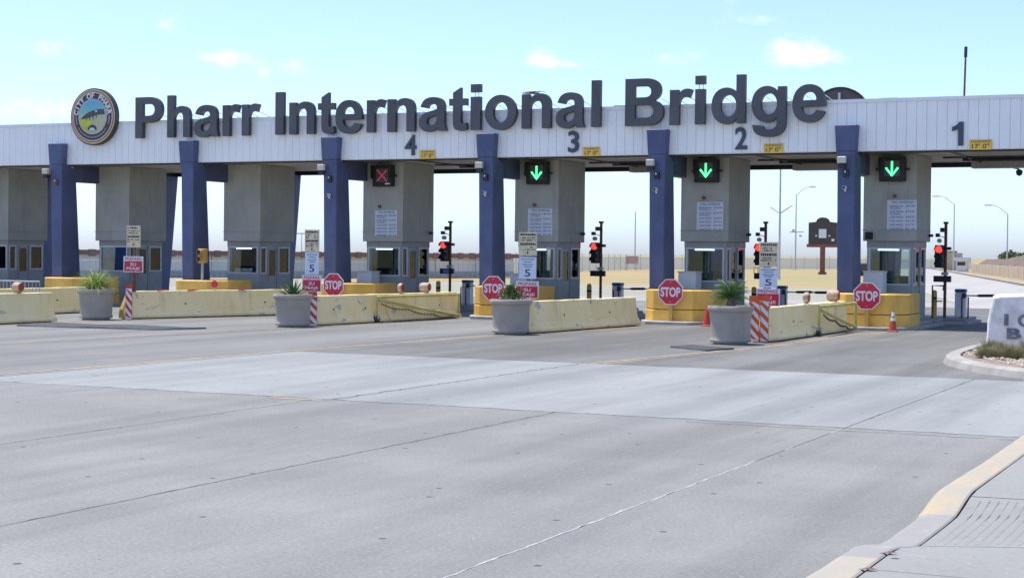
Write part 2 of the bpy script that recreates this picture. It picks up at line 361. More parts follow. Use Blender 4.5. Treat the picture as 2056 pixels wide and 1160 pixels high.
def thing(name, label, cat, loc=(0, 0, 0), group=None, rz=0):
    o = bpy.data.objects.new(name, None); o.empty_display_size = .1; col.objects.link(o); o.location = loc; o.rotation_euler.z = rz
    return tag(o, label, cat, group)
def struct(o): o['kind'] = 'structure'; return o
def copy_tree(o, parent=None):
    c = o.copy(); col.objects.link(c); c.parent = parent
    for ch in list(o.children): copy_tree(ch, c)
    return c
_tc = {}
def text(body, size, ext=.004, off=0.0, align='CENTER', space=1.0):
    """text as mesh verts/faces standing in the xz plane, facing -y"""
    k = (body, ext, off, align, space)
    if k not in _tc:
        cu = bpy.data.curves.new('t', 'FONT'); cu.body = body; cu.size = 1; cu.extrude = ext/size; cu.offset = off; cu.align_x = align; cu.space_character = space
        cu.resolution_u = 4
        o = bpy.data.objects.new('t', cu); col.objects.link(o)
        dg = bpy.context.evaluated_depsgraph_get(); dg.update(); me = bpy.data.meshes.new_from_object(o.evaluated_get(dg))
        _tc[k] = ([tuple(v.co) for v in me.vertices], [tuple(p.vertices) for p in me.polygons])
        bpy.data.objects.remove(o); bpy.data.curves.remove(cu); bpy.data.meshes.remove(me)
    v, f = _tc[k]
    return [(x*size, -z*size, y*size) for x, y, z in v], f
def put_text(mb, body, size, x, y, z, mi=0, **kw):
    v, f = text(body, size, **kw); return mb.add([(a+x, b+y, c+z) for a, b, c in v], f, mi)
def put_text_box(mb, body, x0, x1, y, z0, z1, mi=0, ext=.003, off=.0):
    v, f = text(body, 1, ext, off)
    xs = [q[0] for q in v]; zs = [q[2] for q in v]; kx = (x1-x0)/(max(xs)-min(xs)); kz = (z1-z0)/(max(zs)-min(zs))
    return mb.add([(x0+(a-min(xs))*kx, y+b, z0+(c-min(zs))*kz) for a, b, c in v], f, mi)


# ------------------------------------------------------------------ drawn bold grotesque outlines (units: cap height 716)
def bz(p0, c1, c2, p1, n=9):
    return [tuple((1-t)**3*p0[k]+3*(1-t)**2*t*c1[k]+3*(1-t)*t*t*c2[k]+t**3*p1[k] for k in (0, 1)) for t in [i/n for i in range(1, n+1)]]
def path(*seg):
    out = [seg[0]]
    for q in seg[1:]:
        if len(q) == 6: out += bz(out[-1], q[0:2], q[2:4], q[4:6])
        else: out.append(q)
    return out
def oval(cx_, cy_, rx, ry, n=36): return [(cx_+rx*math.cos(2*math.pi*i/n), cy_+ry*math.sin(2*math.pi*i/n)) for i in range(n)]
def rect(a, b, c, d): return [(a, c), (b, c), (b, d), (a, d)]
GL = {
 'I': [rect(0, 150, 0, 716)], 'l': [rect(0, 140, 0, 716)], 'i': [rect(0, 140, 0, 519), rect(0, 140, 589, 716)],
 'P': [path((0, 0), (0, 716), (280, 716), (450, 716, 545, 630, 545, 493), (545, 355, 450, 268, 280, 268), (147, 268), (147, 0)), path((147, 595), (270, 595), (355, 595, 397, 562, 397, 493), (397, 424, 355, 389, 270, 389), (147, 389))],
 'B': [path((0, 0), (0, 716), (320, 716), (470, 716, 545, 640, 545, 535), (545, 460, 505, 405, 447, 380), (530, 355, 582, 295, 582, 205), (582, 80, 490, 0, 345, 0)),
       path((147, 597), (290, 597), (362, 597, 397, 568, 397, 513), (397, 458, 362, 430, 290, 430), (147, 430)), path((147, 311), (312, 311), (392, 311, 432, 277, 432, 216), (432, 155, 392, 120, 312, 120), (147, 120))],
 'h': [path((0, 0), (0, 716), (140, 716), (140, 453), (180, 505, 235, 531, 300, 531), (410, 531, 472, 465, 472, 350), (472, 0), (332, 0), (332, 310), (332, 385, 305, 420, 250, 420), (180, 420, 140, 370, 140, 280), (140, 0))],
 'n': [path((0, 0), (0, 519), (130, 519), (130, 443), (172, 500, 232, 531, 300, 531), (410, 531, 472, 465, 472, 350), (472, 0), (332, 0), (332, 310), (332, 385, 305, 420, 250, 420), (180, 420, 140, 370, 140, 280), (140, 0))],
 'r': [path((0, 0), (0, 519), (130, 519), (130, 440), (160, 505, 205, 531, 262, 531), (292, 531, 315, 525, 340, 512), (297, 390), (275, 402, 255, 408, 235, 408), (172, 408, 140, 360, 140, 240), (140, 0))],
 't': [path((210, 702), (210, 519), (318, 519), (318, 407), (210, 407), (210, 180), (210, 125, 218, 108, 248, 108), (266, 108, 288, 112, 312, 120), (322, 12), (287, -3, 247, -12, 207, -12), (110, -12, 70, 35, 70, 140), (70, 407), (0, 407), (0, 519), (70, 519), (70, 618))],
 'e': [path((370, 165), (510, 142), (470, 40, 390, -12, 270, -12), (95, -12, 0, 90, 0, 255), (0, 425, 105, 531, 260, 531), (430, 531, 525, 415, 518, 215), (146, 215), (150, 140, 197, 95, 270, 95), (320, 95, 353, 118, 370, 165)), path((150, 305), (155, 380, 197, 422, 262, 422), (328, 422, 371, 380, 377, 305))],
 'a': [path((156, 355), (28, 378), (55, 480, 125, 531, 250, 531), (400, 531, 464, 475, 464, 350), (462, 190), (462, 105, 470, 60, 500, 0), (362, 0), (354, 18, 347, 40, 343, 55), (295, 10, 240, -12, 175, -12), (70, -12, 0, 50, 0, 143), (0, 240, 70, 285, 200, 310), (260, 322, 300, 332, 326, 344), (326, 358), (326, 405, 303, 423, 243, 423), (192, 423, 168, 403, 156, 355)),
       path((326, 250), (300, 241, 262, 233, 220, 224), (162, 211, 140, 190, 140, 154), (140, 114, 170, 88, 213, 88), (275, 88, 326, 127, 326, 205))],
 'o': [oval(275, 260, 275, 271), oval(275, 260, 131, 158)],
 'd': [path((532, 0), (402, 0), (402, 76), (360, 18, 300, -12, 235, -12), (100, -12, 0, 100, 0, 262), (0, 430, 95, 531, 237, 531), (300, 531, 354, 505, 392, 458), (392, 716), (532, 716)), oval(268, 261, 126, 160)],
 'g': [path((402, 519), (402, 443), (360, 502, 300, 531, 235, 531), (100, 531, 0, 430, 0, 268), (0, 115, 95, 0, 232, 0), (298, 0, 352, 28, 392, 82), (392, 6), (392, -70, 355, -105, 268, -105), (212, -105, 184, -88, 176, -50), (16, -30), (14, -150, 105, -212, 270, -212), (450, -212, 532, -140, 532, 30), (532, 519)), oval(268, 268, 126, 154)],
 '1': [path((175, 0), (175, 520), (130, 480, 70, 455, 0, 440), (0, 565), (90, 590, 165, 640, 200, 716), (320, 716), (320, 0))],
}
def outline(ch, depth):
    """verts, faces of a drawn glyph standing in xz, facing -y, depth centred on y = 0"""
    cu = bpy.data.curves.new('g', 'CURVE'); cu.dimensions = '2D'; cu.fill_mode = 'BOTH'; cu.extrude = depth/2*716
    for c in GL[ch]:
        sp = cu.splines.new('POLY'); sp.points.add(len(c)-1); sp.use_cyclic_u = True
        for q, (x, y) in zip(sp.points, c): q.co = (x, y, 0, 1)
    o = bpy.data.objects.new('g', cu); col.objects.link(o); dg = bpy.context.evaluated_depsgraph_get(); dg.update(); me = bpy.data.meshes.new_from_object(o.evaluated_get(dg))
    v = [(p.co.x/716, -p.co.z/716, p.co.y/716) for p in me.vertices]; f = [tuple(p.vertices) for p in me.polygons]
    bpy.data.objects.remove(o); bpy.data.curves.remove(cu); bpy.data.meshes.remove(me)
    return v, f

# ------------------------------------------------------------------ ground and roads
def sheet(name, x0, x1, y0, y1, z, mt, parent=None):
    o = MB().add([(x0, y0, z), (x1, y0, z), (x1, y1, z), (x0, y1, z)], [(0, 1, 2, 3)]).obj(name, mt, parent); return o
def poly_sheet(name, pts, z, mt, parent=None):
    return MB().add([(x, y, z) for x, y in pts], [tuple(range(len(pts)))]).obj(name, mt, parent)
struct(sheet('ground', -6000, 6000, -300, 9000, -.08, m_grass))
road = struct(sheet('road', -70, 14, -62, 24, -.03, m_joint))
G = .012
def slab(x0, x1, y0, y1, mt, z=0.0, g=G):
    return MB().box(x0+g/2, x1-g/2, y0+g/2, y1-g/2, z-.025, z).obj('slab', mt, road)
xs = [-2.70, -5.0, -8.95, -12.7, -16.5, -20.4, -24.3, -28.2]
for a, b in zip(xs[1:], xs[:-1]): slab(a, b, -61, -29.25, m_conc)
for a, b in ((-5.0, -2.70), (-12.5, -5.0), (-19.6, -12.5)): slab(a, b, -29.25, -19.8, m_band, g=.015)
slab(-2.70, 13.5, -27.5, -19.8, m_band)
slab(-60, -19.6, -29.25, -12.0, m_asph2, g=.006); slab(-60, -28.2, -61, -29.25, m_conc)
slab(-19.6, 13.5, -19.8, -12.0, m_asph, g=.004)
slab(-69, -19.6, -12.0, 23, m_asph2, g=.002); slab(-19.6, 13.5, -12.0, 23, m_asph, g=.002)
# pale sealed joint in the nearest slabs

# tar-filled, broken edges along the slab joints
def crack(pts, w0, w1, gap=.25, name='joint_crack', mt=m_crack, step=.16, jit=.03):
    rk = random.Random(int(abs(pts[0][0]*31+pts[0][1]*17))); mb = MB()
    (ax, ay), (bx, by) = pts; L = math.hypot(bx-ax, by-ay); n = int(L/step); tx, ty = (bx-ax)/L, (by-ay)/L; prev = None; on = True
    for k in range(n+1):
        if rk.random() < .12: on = rk.random() > gap
        d = rk.gauss(0, jit); ww = rk.uniform(w0, w1); x, y = ax+tx*L*k/n-ty*d, ay+ty*L*k/n+tx*d; cur = ((x-ty*ww/2, y+tx*ww/2, .0022), (x+ty*ww/2, y-tx*ww/2, .0022))
        if prev and on: mb.add([prev[0], prev[1], cur[1], cur[0]], [(0, 1, 2, 3)])
        prev = cur
    mb.obj(name, mt, road)['kind'] = 'stuff'
crack([(-19.6, -29.25), (-9, -29.25)], .01, .05, .3); crack([(-9, -29.25), (-2.75, -29.27)], .012, .05, .35); crack([(-7, -29.6), (-2.9, -29.62)], .008, .03, .6)
crack([(-12.5, -29.2), (-12.5, -20)], .012, .055, .1); crack([(-8.95, -46), (-8.95, -29.3)], .006, .022, .25, jit=.012); crack([(-19.7, -28.5), (-19.5, -20)], .01, .05, .3)
crack([(-5.0, -29.2), (-5.0, -17.8)], .006, .02, .3, jit=.01); crack([(-12.7, -40), (-12.7, -29.3)], .004, .016, .4, jit=.01); crack([(-26.0, -20), (-25.2, -10)], .01, .05, .5)
crack([(-5.0, -44), (-5.0, -29.4)], .010, .030, .28, 'joint_sealant', m_seal, .1, .006)
# painted lines
def stripe(pts, wdt, name='lane_line', mt=m_line, z=.0045, parent=None):
    mb = MB(); L, Rr = [], []
    for k, p in enumerate(pts):
        a = Vector(pts[max(k-1, 0)]); b = Vector(pts[min(k+1, len(pts)-1)]); t = (b-a).normalized(); n = Vector((-t.y, t.x))*wdt/2
        L.append((p[0]+n.x, p[1]+n.y, z)); Rr.append((p[0]-n.x, p[1]-n.y, z))
    mb.add(L+Rr, [(i, i+1, len(L)+i+1, len(L)+i) for i in range(len(L)-1)])
    o = mb.obj(name, mt, parent); return o
def off(pts, d): return [(x+d, y) for x, y in pts]
yl1 = [(-26.3, -24), (-26.07, -21.2), (-25.61, -15.8), (-25.05, -9.5), (-24.3, -2.2)]
yl2 = [(-19.75, -29.2), (-19.46, -20.5), (-18.85, -12.5), (-18.05, -8), (-17.3, -2.3)]
yl3 = [(-12.35, -19.8), (-11.75, -15.5), (-11.1, -11.3), (-10.95, -5.5), (-10.35, -2.4)]
yl0 = [(-33.4, -19), (-32.2, -11), (-30.8, -3)]
for y_ in (yl1, yl2, yl3, yl0):
    stripe(y_, .11, parent=road, mt=m_lineo if y_ is yl1 else m_line); stripe(off(y_, .24), .10, parent=road, mt=m_lineo)
stripe([(-13.4, -29.45), (-12.55, -29.42)], .12, parent=road)

# rear pavements
def strip_struct(name, pts, z, mt): return struct(poly_sheet(name, pts, z, mt))
strip_struct('rear_pavement', [(-170, 23), (40, 23), (40, 60), (-170, 60)], -.035, m_olive)
strip_struct('rear_apron', [(-70, 22.5), (40, 22.5), (40, 30), (-70, 30)], -.028, m_rear)
strip_struct('far_road', [(-12, 22), (8, 22), (-5, 50), (-18.8, 86), (-25.5, 115), (-59.5, 262), (-120, 520), (-132, 520), (-70, 262), (-37.5, 115), (-22, 60)], -.020, m_farroad)
# kerb of the far road
fk = MB()
pts = [(-16.4, 76), (-18.5, 86), (-25.2, 115), (-59, 262), (-119, 520)]
for (ax, ay), (bx, by) in zip(pts[:-1], pts[1:]):
    fk.add([(ax, ay, -.02), (ax+.6, ay, -.02), (bx+.6, by, -.02), (bx, by, -.02), (ax, ay, .12), (ax+.6, ay, .12), (bx+.6, by, .12), (bx, by, .12)],
           [(0, 3, 2, 1), (4, 5, 6, 7), (0, 1, 5, 4), (1, 2, 6, 5), (2, 3, 7, 6), (3, 0, 4, 7)])
struct(fk.obj('far_kerb', m_kerbplain))
# distant land seen beyond the fence

# ------------------------------------------------------------------ sidewalk with kerb ramp
def kz(y):
    d = abs(y+36.8); t = max(0, min(1, (d-.65)/1.0)); return .02+.11*t*t*(3-2*t)
walk = struct(sheet('sidewalk', -2.6, 9, -62, -27.5, -.02, m_joint))
rings = []
ys = [-62, -50, -45]+[-42+.2*i for i in range(72)]
for y in ys:
    h = kz(y); wob = .008*math.sin(y*1.3)+random.uniform(-.006, .006)
    rings.append([(-2.75+wob, y, -.02), (-2.73+wob, y, h-.03), (-2.70+wob, y, h-.004), (-2.66+wob, y, h+.003), (-2.445+wob*.3, y, h+.006), (-2.43+wob*.3, y, h-.004), (-2.43+wob*.3, y, -.02)])
cuts = [0]+[k for k in range(1, len(ys)) if k % 14 == 5 and ys[k] > -46]+[len(ys)-1]
for a_, b_ in zip(cuts[:-1], cuts[1:]):
    seg = [[(x, y, z) for x, y, z in r_] for r_ in rings[a_:b_+1]]; mid = ys[(a_+b_)//2]
    MB().loft(seg).obj('kerb_piece', m_kerbgrey if -37.9 < mid < -35.8 else m_kerb, walk)
def walk_slab(y0, y1, name='slab'):
    mb = MB(); xs_ = [-2.41, -2.0, -1.5, -.9, 0, 3, 8.9]; n = max(2, int((y1-y0)/.3)); v = []; f = []
    for j in range(n+1):
        y = y0+(y1-y0)*j/n
        for x in xs_:
            t = max(0, min(1, (x+2.41)/1.5)); v.append((x, y, kz(y)*(1-t)+.13*t+.002))
    q = len(xs_)
    for j in range(n):
        for i in range(q-1): f.append((j*q+i, j*q+i+1, (j+1)*q+i+1, (j+1)*q+i))
    return mb.add(v, f).obj(name, m_walk, walk)
for a, b in ((-61.5, -43), (-42.99, -39.2), (-39.19, -37.56), (-37.545, -35.41), (-35.395, -31), (-30.99, -27.6)): walk_slab(a, b)
gr = MB()
for i in range(34):
    x0 = -2.32+.075*i
    def zz(x, y): t = max(0, min(1, (x+2.41)/1.5)); return kz(y)*(1-t)+.13*t+.0035
    ya, yb = -37.45, -35.5; xa, xb = x0, x0; wd = .011
    for q in range(5):
        t0, t1 = q/5, (q+1)/5; p0 = (xa+(xb-xa)*t0, ya+(yb-ya)*t0); p1 = (xa+(xb-xa)*t1, ya+(yb-ya)*t1)
        gr.add([(p0[0]-wd, p0[1], zz(*p0)), (p0[0]+wd, p0[1], zz(*p0)), (p1[0]+wd, p1[1], zz(*p1)), (p1[0]-wd, p1[1], zz(*p1)),
                (p0[0], p0[1], zz(*p0)+.0025), (p1[0], p1[1], zz(*p1)+.0025)], [(0, 1, 4), (1, 2, 5, 4), (2, 3, 5), (3, 0, 4, 5)])
gr.obj('tactile_ridges', m_walk, walk)

# ------------------------------------------------------------------ canopy
CX = [-48.43+6.048*i for i in range(8)]        # column lines; index 1..6 are the six columns in view
X0, X1 = -51.2, -3.1
YB = 7.4
canopy = thing('toll_canopy', 'long white panelled canopy spanning the toll lanes', 'canopy', (0, 0, 0))
pw = .30
pm = MB().add([(0, .03, 5.35), (.012, 0, 5.35), (pw-.012, 0, 5.35), (pw, .03, 5.35), (0, .03, 6.80), (.012, 0, 6.80), (pw-.012, 0, 6.80), (pw, .03, 6.80)],
              [(0, 1, 5, 4), (1, 2, 6, 5), (2, 3, 7, 6), (0, 3, 2, 1), (4, 5, 6, 7), (0, 4, 7, 3)]).mesh('fascia_panel', m_fascia)
n = int((X1-X0)/pw)
for i in range(n): link('fascia_panel', pm, canopy, (X0+i*pw, 0, 0))
MB().box(X0, X1, -.03, .25, 6.802, 6.91).box(X0, X1, .034, .08, 5.33, 5.349).objs('cap_trim', m_trim, canopy)
MB().box(X0, X1, .04, .14, 5.36, 6.80).box(X0, X1, YB-.14, YB, 5.22, 6.75).box(X0, X0+.1, .15, YB-.15, 5.37, 6.78).box(X1-.1, X1, .15, YB-.15, 5.37, 6.78).objs('side_wall', m_fascia, canopy)
MB().box(X0+.11, X1-.11, .15, YB-.15, 6.55, 6.72).obj('roof_deck', m_roof, canopy)
sw = (X1-X0-.24)/18
for i in range(18):
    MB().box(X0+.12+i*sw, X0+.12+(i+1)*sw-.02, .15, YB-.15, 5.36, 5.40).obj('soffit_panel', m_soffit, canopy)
for x in CX:
    MB().box(x-.2, x+.2, .95, 6.0, 4.70, 5.355).obj('cross_beam', m_beam, canopy)
MB().box(X0, X1, .15, .30, 5.28, 5.352).box(X0, X1, YB-.35, YB-.15, 5.20, 5.352).objs('edge_beam', m_dark, canopy)
for i in (3, 4, 5, 6):        # conduit runs and service trays below the soffit
    x = CX[i]
    MB().box(x+2.6, x+4.4, 6.2, 6.7, 5.12, 5.34).obj('service_tray', m_soffit, canopy)
    MB().tube([(x+2.2, 3.4, 5.31), (x+4.8, 3.4, 5.31)], .03).tube([(x+2.9, .5, 5.32), (x+2.9, 6.9, 5.32)], .025).tube([(x+2.6, 4.6, 5.31), (x+5.2, 4.6, 5.31)], .05).objs('conduit', m_dark, canopy)
for x, hh in ((-50.0, .07), (-45.5, .05), (-34.3, .06), (-20.0, .08), (-11.3, .06)):
    MB().box(x, x+.5, .5, .9, 6.91, 6.91+hh).obj('roof_bracket', m_galv, canopy)

# columns
def col_mesh(name, rings): return MB().loft(rings).mesh(name, m_blue, bevel=.02)
def ring(x0, x1, y0, y1, z): return [(x0, y0, z), (x1, y0, z), (x1, y1, z), (x0, y1, z)]
lower = col_mesh('shaft', [ring(-.23, .245, -.22, .86, 1.0), ring(-.26, .27, -.28, .54, 5.15), ring(-.30, .30, -.32, .045, 5.33)])
top = col_mesh('head', [ring(-.30, .30, -.32, -.004, 5.332), ring(-.34, .34, -.36, -.004, 6.12)])
rear = col_mesh('shaft', [ring(-.23, .245, 5.45, 6.42, .15), ring(-.27, .27, 6.02, 7.0, 5.2)])
names = ['left of the leftmost booth', 'left of the round emblem', 'under the letters h and a', 'just left of the red-cross booth', 'just right of the red-cross booth', 'left of the middle green-arrow booth', 'left of the rightmost booth', 'right of the rightmost lane']
for i, x in enumerate(CX):
    if 0 < i < 7 or i in (0, 7):
        c = thing('canopy_column', 'tapered dark blue front column '+names[i], 'column', (x, 0, 0), 'front canopy columns')
        link('shaft', lower, c); link('head', top, c)
        c2 = thing('rear_column', 'blue rear canopy column behind the front column '+names[i], 'column', (x, 0, 0), 'rear canopy columns')
        link('shaft', rear, c2)

# ------------------------------------------------------------------ big lettering
LET = [('P', -38.7, -37.5), ('h', -37.26, -36.25), ('a', -36.08, -34.99), ('r', -34.82, -34.09), ('r', -33.99, -33.26), ('I', -32.57, -32.23), ('n', -31.99, -30.96), ('t', -30.81, -30.14),
       ('e', -30.1, -29.04), ('r', -28.84, -28.12), ('n', -28.03, -26.97), ('a', -26.8, -25.75), ('t', -25.65, -24.98), ('i', -24.84, -24.48), ('o', -24.31, -23.16), ('n', -22.96, -21.92),
       ('a', -21.73, -20.72), ('l', -20.48, -20.17), ('B', -19.31, -18.02), ('r', -17.8, -17.05), ('i', -16.96, -16.64), ('d', -16.42, -15.33), ('g', -15.12, -14.03), ('e', -13.83, -12.8)]
sign = thing('channel_letter_sign', 'large charcoal letters reading Pharr International Bridge above the canopy edge', 'sign lettering', (0, 0, 0))
ZR = {'P': (0, 1.5), 'I': (0, 1.5), 'B': (0, 1.5), 'h': (0, 1.53), 'l': (0, 1.5), 'd': (-.02, 1.51), 'i': (0, 1.52), 't': (-.02, 1.43), 'g': (-.44, 1.13), 'r': (0, 1.13), 'n': (0, 1.14), 'a': (-.03, 1.14), 'e': (-.03, 1.14), 'o': (-.03, 1.14)}
for ch, a, b in LET:
    v, f = outline(ch, .17)
    xs_ = [q[0] for q in v]; zs_ = [q[2] for q in v]; lo, hi = ZR[ch]
    kx = (b-a)/(max(xs_)-min(xs_)); kz_ = (hi-lo)/(max(zs_)-min(zs_)); mb = MB()
    mb.add([(a+(x-min(xs_))*kx, -.165+y, 6.25+lo+(z-min(zs_))*kz_) for x, y, z in v], f)
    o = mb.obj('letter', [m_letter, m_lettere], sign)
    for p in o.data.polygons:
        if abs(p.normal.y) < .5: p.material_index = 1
    st = MB(); cxm = (a+b)/2
    st.tube([(cxm-.12, -.08, 7.05), (cxm+.18, 1.0, 6.75)], .013, 5)
    if b-a > .6: st.tube([(b-.1, -.08, 7.1), (b+.2, 1.1, 6.75)], .013, 5)
    if ch == 'i': st.tube([(cxm-.06, -.12, 7.2), (cxm-.06, -.12, 7.6)], .012, 5).tube([(cxm+.06, -.12, 7.2), (cxm+.06, -.12, 7.6)], .012, 5)
    st.objs('strut', m_galv, sign)

# bird nest on one letter n
nb = MB()
for k in range(70):
    a = random.uniform(0, 6.28); p = Vector((-22.62+random.gauss(0, .14), -.16+random.gauss(0, .05), 7.40+random.uniform(-.02, .06))); d = Vector((math.cos(a), .3*math.sin(a), random.uniform(-.3, .3)))*.12
    nb.tube([p-d, p+d], .006, 4)
tag(nb.obj('bird_nest', m_twig), 'scruffy straw bird nest on top of a letter n of International', 'nest')

# lane numbers and clearance plates
NUM = [('4', -27.44, -27.0, 3), ('3', -21.37, -20.98, 4), ('2', -15.70, -15.31, 5), ('1', -9.05, -8.72, 6)]
for ch, a, b, ci in NUM:
    mb = MB()
    if ch == '1': gv, gf = outline('1', .05); kx = (b-a)/(320/716); mb.add([(a+x*kx, -.035+y, 5.45+z*.70) for x, y, z in gv], gf)
    else: put_text_box(mb, ch, a, b, -.035, 5.45, 6.15, ext=.025, off=.018)
    tag(mb.obj('lane_number', m_num), 'dark grey numeral %s fixed to the white fascia' % {'1': 'one', '2': 'two', '3': 'three', '4': 'four'}[ch], 'number', 'lane numbers')
CLR = [(-26.86, -26.28, 'right of the numeral four'), (-20.85, -20.25, 'right of the numeral three'), (-14.78, -14.16, 'right of the numeral two'), (-8.55, -7.9, 'right of the numeral one')]
for a, b, lb in CLR:
    t = thing('clearance_sign', 'yellow clearance plate reading 17 feet on the fascia '+lb, 'sign', ((a+b)/2, -.02, 5.32), 'clearance plates'); hw = (b-a)/2
    MB().box(-hw, hw, -.015, 0, 0, .30).obj('plate', m_clr, t)
    mb = MB(); put_text_box(mb, 'CLEARANCE', -hw*.86, hw*.86, -.017, .215, .275, ext=.001, off=.01); put_text_box(mb, "17' 0\"", -hw*.76, hw*.76, -.017, .04, .175, ext=.001, off=.01)
    mb.obj('lettering', m_ink, t)

# ------------------------------------------------------------------ city emblem
em = thing('round_emblem', 'round city emblem with bridge picture and gold rim on the fascia', 'emblem', (-40.64, -.06, 7.09))
def disc(mb, r, y0, y1, n=56, kx=1, kz=1, mi=0): return mb.plate([(r*kx*math.cos(2*math.pi*i/n), r*kz*math.sin(2*math.pi*i/n)) for i in range(n)], y0, y1, mi)
disc(MB(), 1.065, -.20, 0).obj('backing', m_lettere, em)
disc(MB(), 1.02, -.215, -.19).obj('gold_rim', m_gold, em)
disc(MB(), .965, -.222, -.21).obj('rim_line', m_navy, em)
disc(MB(), .935, -.227, -.215).obj('gold_ring', m_gold, em)
disc(MB(), .88, -.233, -.22).obj('ring', m_navy, em)
disc(MB(), .665, -.239, -.225).obj('inner_rim', M('emblem_cream', (.62, .52, .38), .5), em)
mt, ns, ln, b_ = nodes('emblem_sky')
tcn = ns.new('ShaderNodeTexCoord'); sp_ = ns.new('ShaderNodeSeparateXYZ'); ln.new(tcn.outputs['Object'], sp_.inputs[0])
cr = ns.new('ShaderNodeValToRGB'); cr.color_ramp.elements[0].position = .40; cr.color_ramp.elements[0].color = (.55, .58, .30, 1); cr.color_ramp.elements[1].position = .98; cr.color_ramp.elements[1].color = (.10, .42, .70, 1)
e_ = cr.color_ramp.elements.new(.66); e_.color = (.22, .52, .50, 1)
mr_ = ns.new('ShaderNodeMapRange'); mr_.inputs[1].default_value = -.65; mr_.inputs[2].default_value = .65; ln.new(sp_.outputs[2], mr_.inputs[0]); ln.new(mr_.outputs[0], cr.inputs[0]); ln.new(cr.outputs[0], b_.inputs['Base Color'])
disc(MB(), .62, -.245, -.23).obj('sky_disc', mt, em)
def clip(pts, r=.615): return [(x*min(1, r/max(1e-6, math.hypot(x, z))), z*min(1, r/max(1e-6, math.hypot(x, z)))) for x, z in pts]
arc = lambda a0, a1, k=16, r=.615: [(r*math.cos(R(a0+(a1-a0)*i/k)), r*math.sin(R(a0+(a1-a0)*i/k))) for i in range(k+1)]
MB().plate(arc(195, 350)+[(.3, .10), (0, -.02)], -.249, -.24).obj('field', M('emblem_field', (.52, .50, .31), .6), em)
MB().plate(arc(188, 245)+[(.02, -.16), (-.1, -.1), (-.35, -.08)], -.252, -.243).obj('meadow', M('emblem_meadow', (.55, .56, .07), .6), em)
up = [(-.56, -.10), (-.40, .04), (-.2, .15), (0, .22), (.25, .265), (.52, .27)]; dn = [(.58, .08), (.25, .06), (0, .0), (-.2, -.05), (-.4, -.08)]
MB().plate((up+dn)[::-1], -.257, -.245).obj('bridge', M('emblem_bridge', (.075, .075, .085), .5), em)
MB().box(.02, .06, -.256, -.246, -.12, .02).box(.17, .21, -.256, -.246, -.05, .06).box(-.14, -.1, -.256, -.246, -.15, -.02).box(-.28, -.25, -.256, -.246, -.14, -.05).objs('bridge_pier', M('emblem_pier', (.12, .12, .13), .5), em)
disc(MB(), .04, -.2602, -.25).obj('bridge_star', m_white, em, loc=(.18, 0, .2))
MB().plate([(-.21, -.50)]+[(.21*math.cos(R(180-i*18)), -.50+.2*math.sin(R(180-i*18))) for i in range(1, 10)]+[(.21, -.50)], -.256, -.247).obj('date_shield', m_navy, em)
MB().plate([(-.14, -.50), (-.08, -.42), (.08, -.42), (.14, -.50)][::-1], -.259, -.25).obj('shield_panel', m_signblue, em)
mb = MB(); s_ = 'CITY OF PHARR'
for k, ch in enumerate(s_):
    if ch == ' ': continue
    a = R(168-k*(156/(len(s_)-1))); v, f = text(ch, .27, .003, .034); rr_ = .69; rot = a-math.pi/2
    mb.add([(rr_*math.cos(a)+x*math.cos(rot)-z*math.sin(rot), -.236+y, rr_*math.sin(a)+x*math.sin(rot)+z*math.cos(rot)) for x, y, z in v], f)
mb.obj('lettering', m_white, em)
mb = MB()
for a0, a1 in ((178, 202), (338, 362)):
    mb.plate(arc(a0, a1, 8, .80)+arc(a0, a1, 8, .755)[::-1], -.2365, -.232)
for k in range(22):
    a = 212+k*5.2; mb.plate(arc(a, a+3.4, 2, .80)+arc(a, a+3.4, 2, .745)[::-1], -.2365, -.232)
mb.obj('ring_print', M('emblem_print', (.36, .33, .40), .6), em)

re_ = thing('rear_emblem', 'dark back of a round emblem rising behind the roof beside the letter e', 'emblem', (-14.31, YB+.25, 7.02))
disc(MB(), 1.02, -.1, .1).obj('disc', m_brown, re_); ribs = MB()
nn = 40; MBr = MB()
for i in range(nn):
    a, b = 2*math.pi*i/nn, 2*math.pi*(i+1)/nn
    MBr.plate([(1.06*math.cos(a), 1.06*math.sin(a)), (1.06*math.cos(b), 1.06*math.sin(b)), (.98*math.cos(b), .98*math.sin(b)), (.98*math.cos(a), .98*math.sin(a))], -.14, .12)
MBr.obj('rim', m_black, re_); MB().box(-.04, .04, -.18, -.1, -.6, .85).obj('brace', m_galv, re_)

# antenna mast
am = MB().tube([(-9.08, 2, 6.7), (-9.05, 2, 8.3)], [.035, .03]).obj('mast', m_rust)
t = thing('antenna_mast', 'thin dark antenna mast on the roof above lane 1', 'antenna'); am.parent = t
MB().tube([(-9.05, 2, 8.28), (-9.045, 2, 8.6)], .05).obj('antenna_head', m_dark, t)
tag(MB().tube([(-43.2, .5, 6.7), (-43.2, .5, 7.15)], .01, 5).obj('roof_rod', m_pole), 'thin pale rod on the roof edge left of the round emblem', 'rod')

# dome camera under the roof right end
dc = thing('dome_camera', 'small dome camera hanging under the canopy at the right picture edge', 'camera', (-8.12, 7, 5.0))
MB().lathe([(.02, -.12), (.09, -.08), (.11, 0), (.11, .06), (.03, .1)], 14).obj('dome', m_dark, dc, smooth=True); MB().tube([(-.45, -.05, .22), (0, 0, .1)], .025).obj('bracket', m_galv, dc)

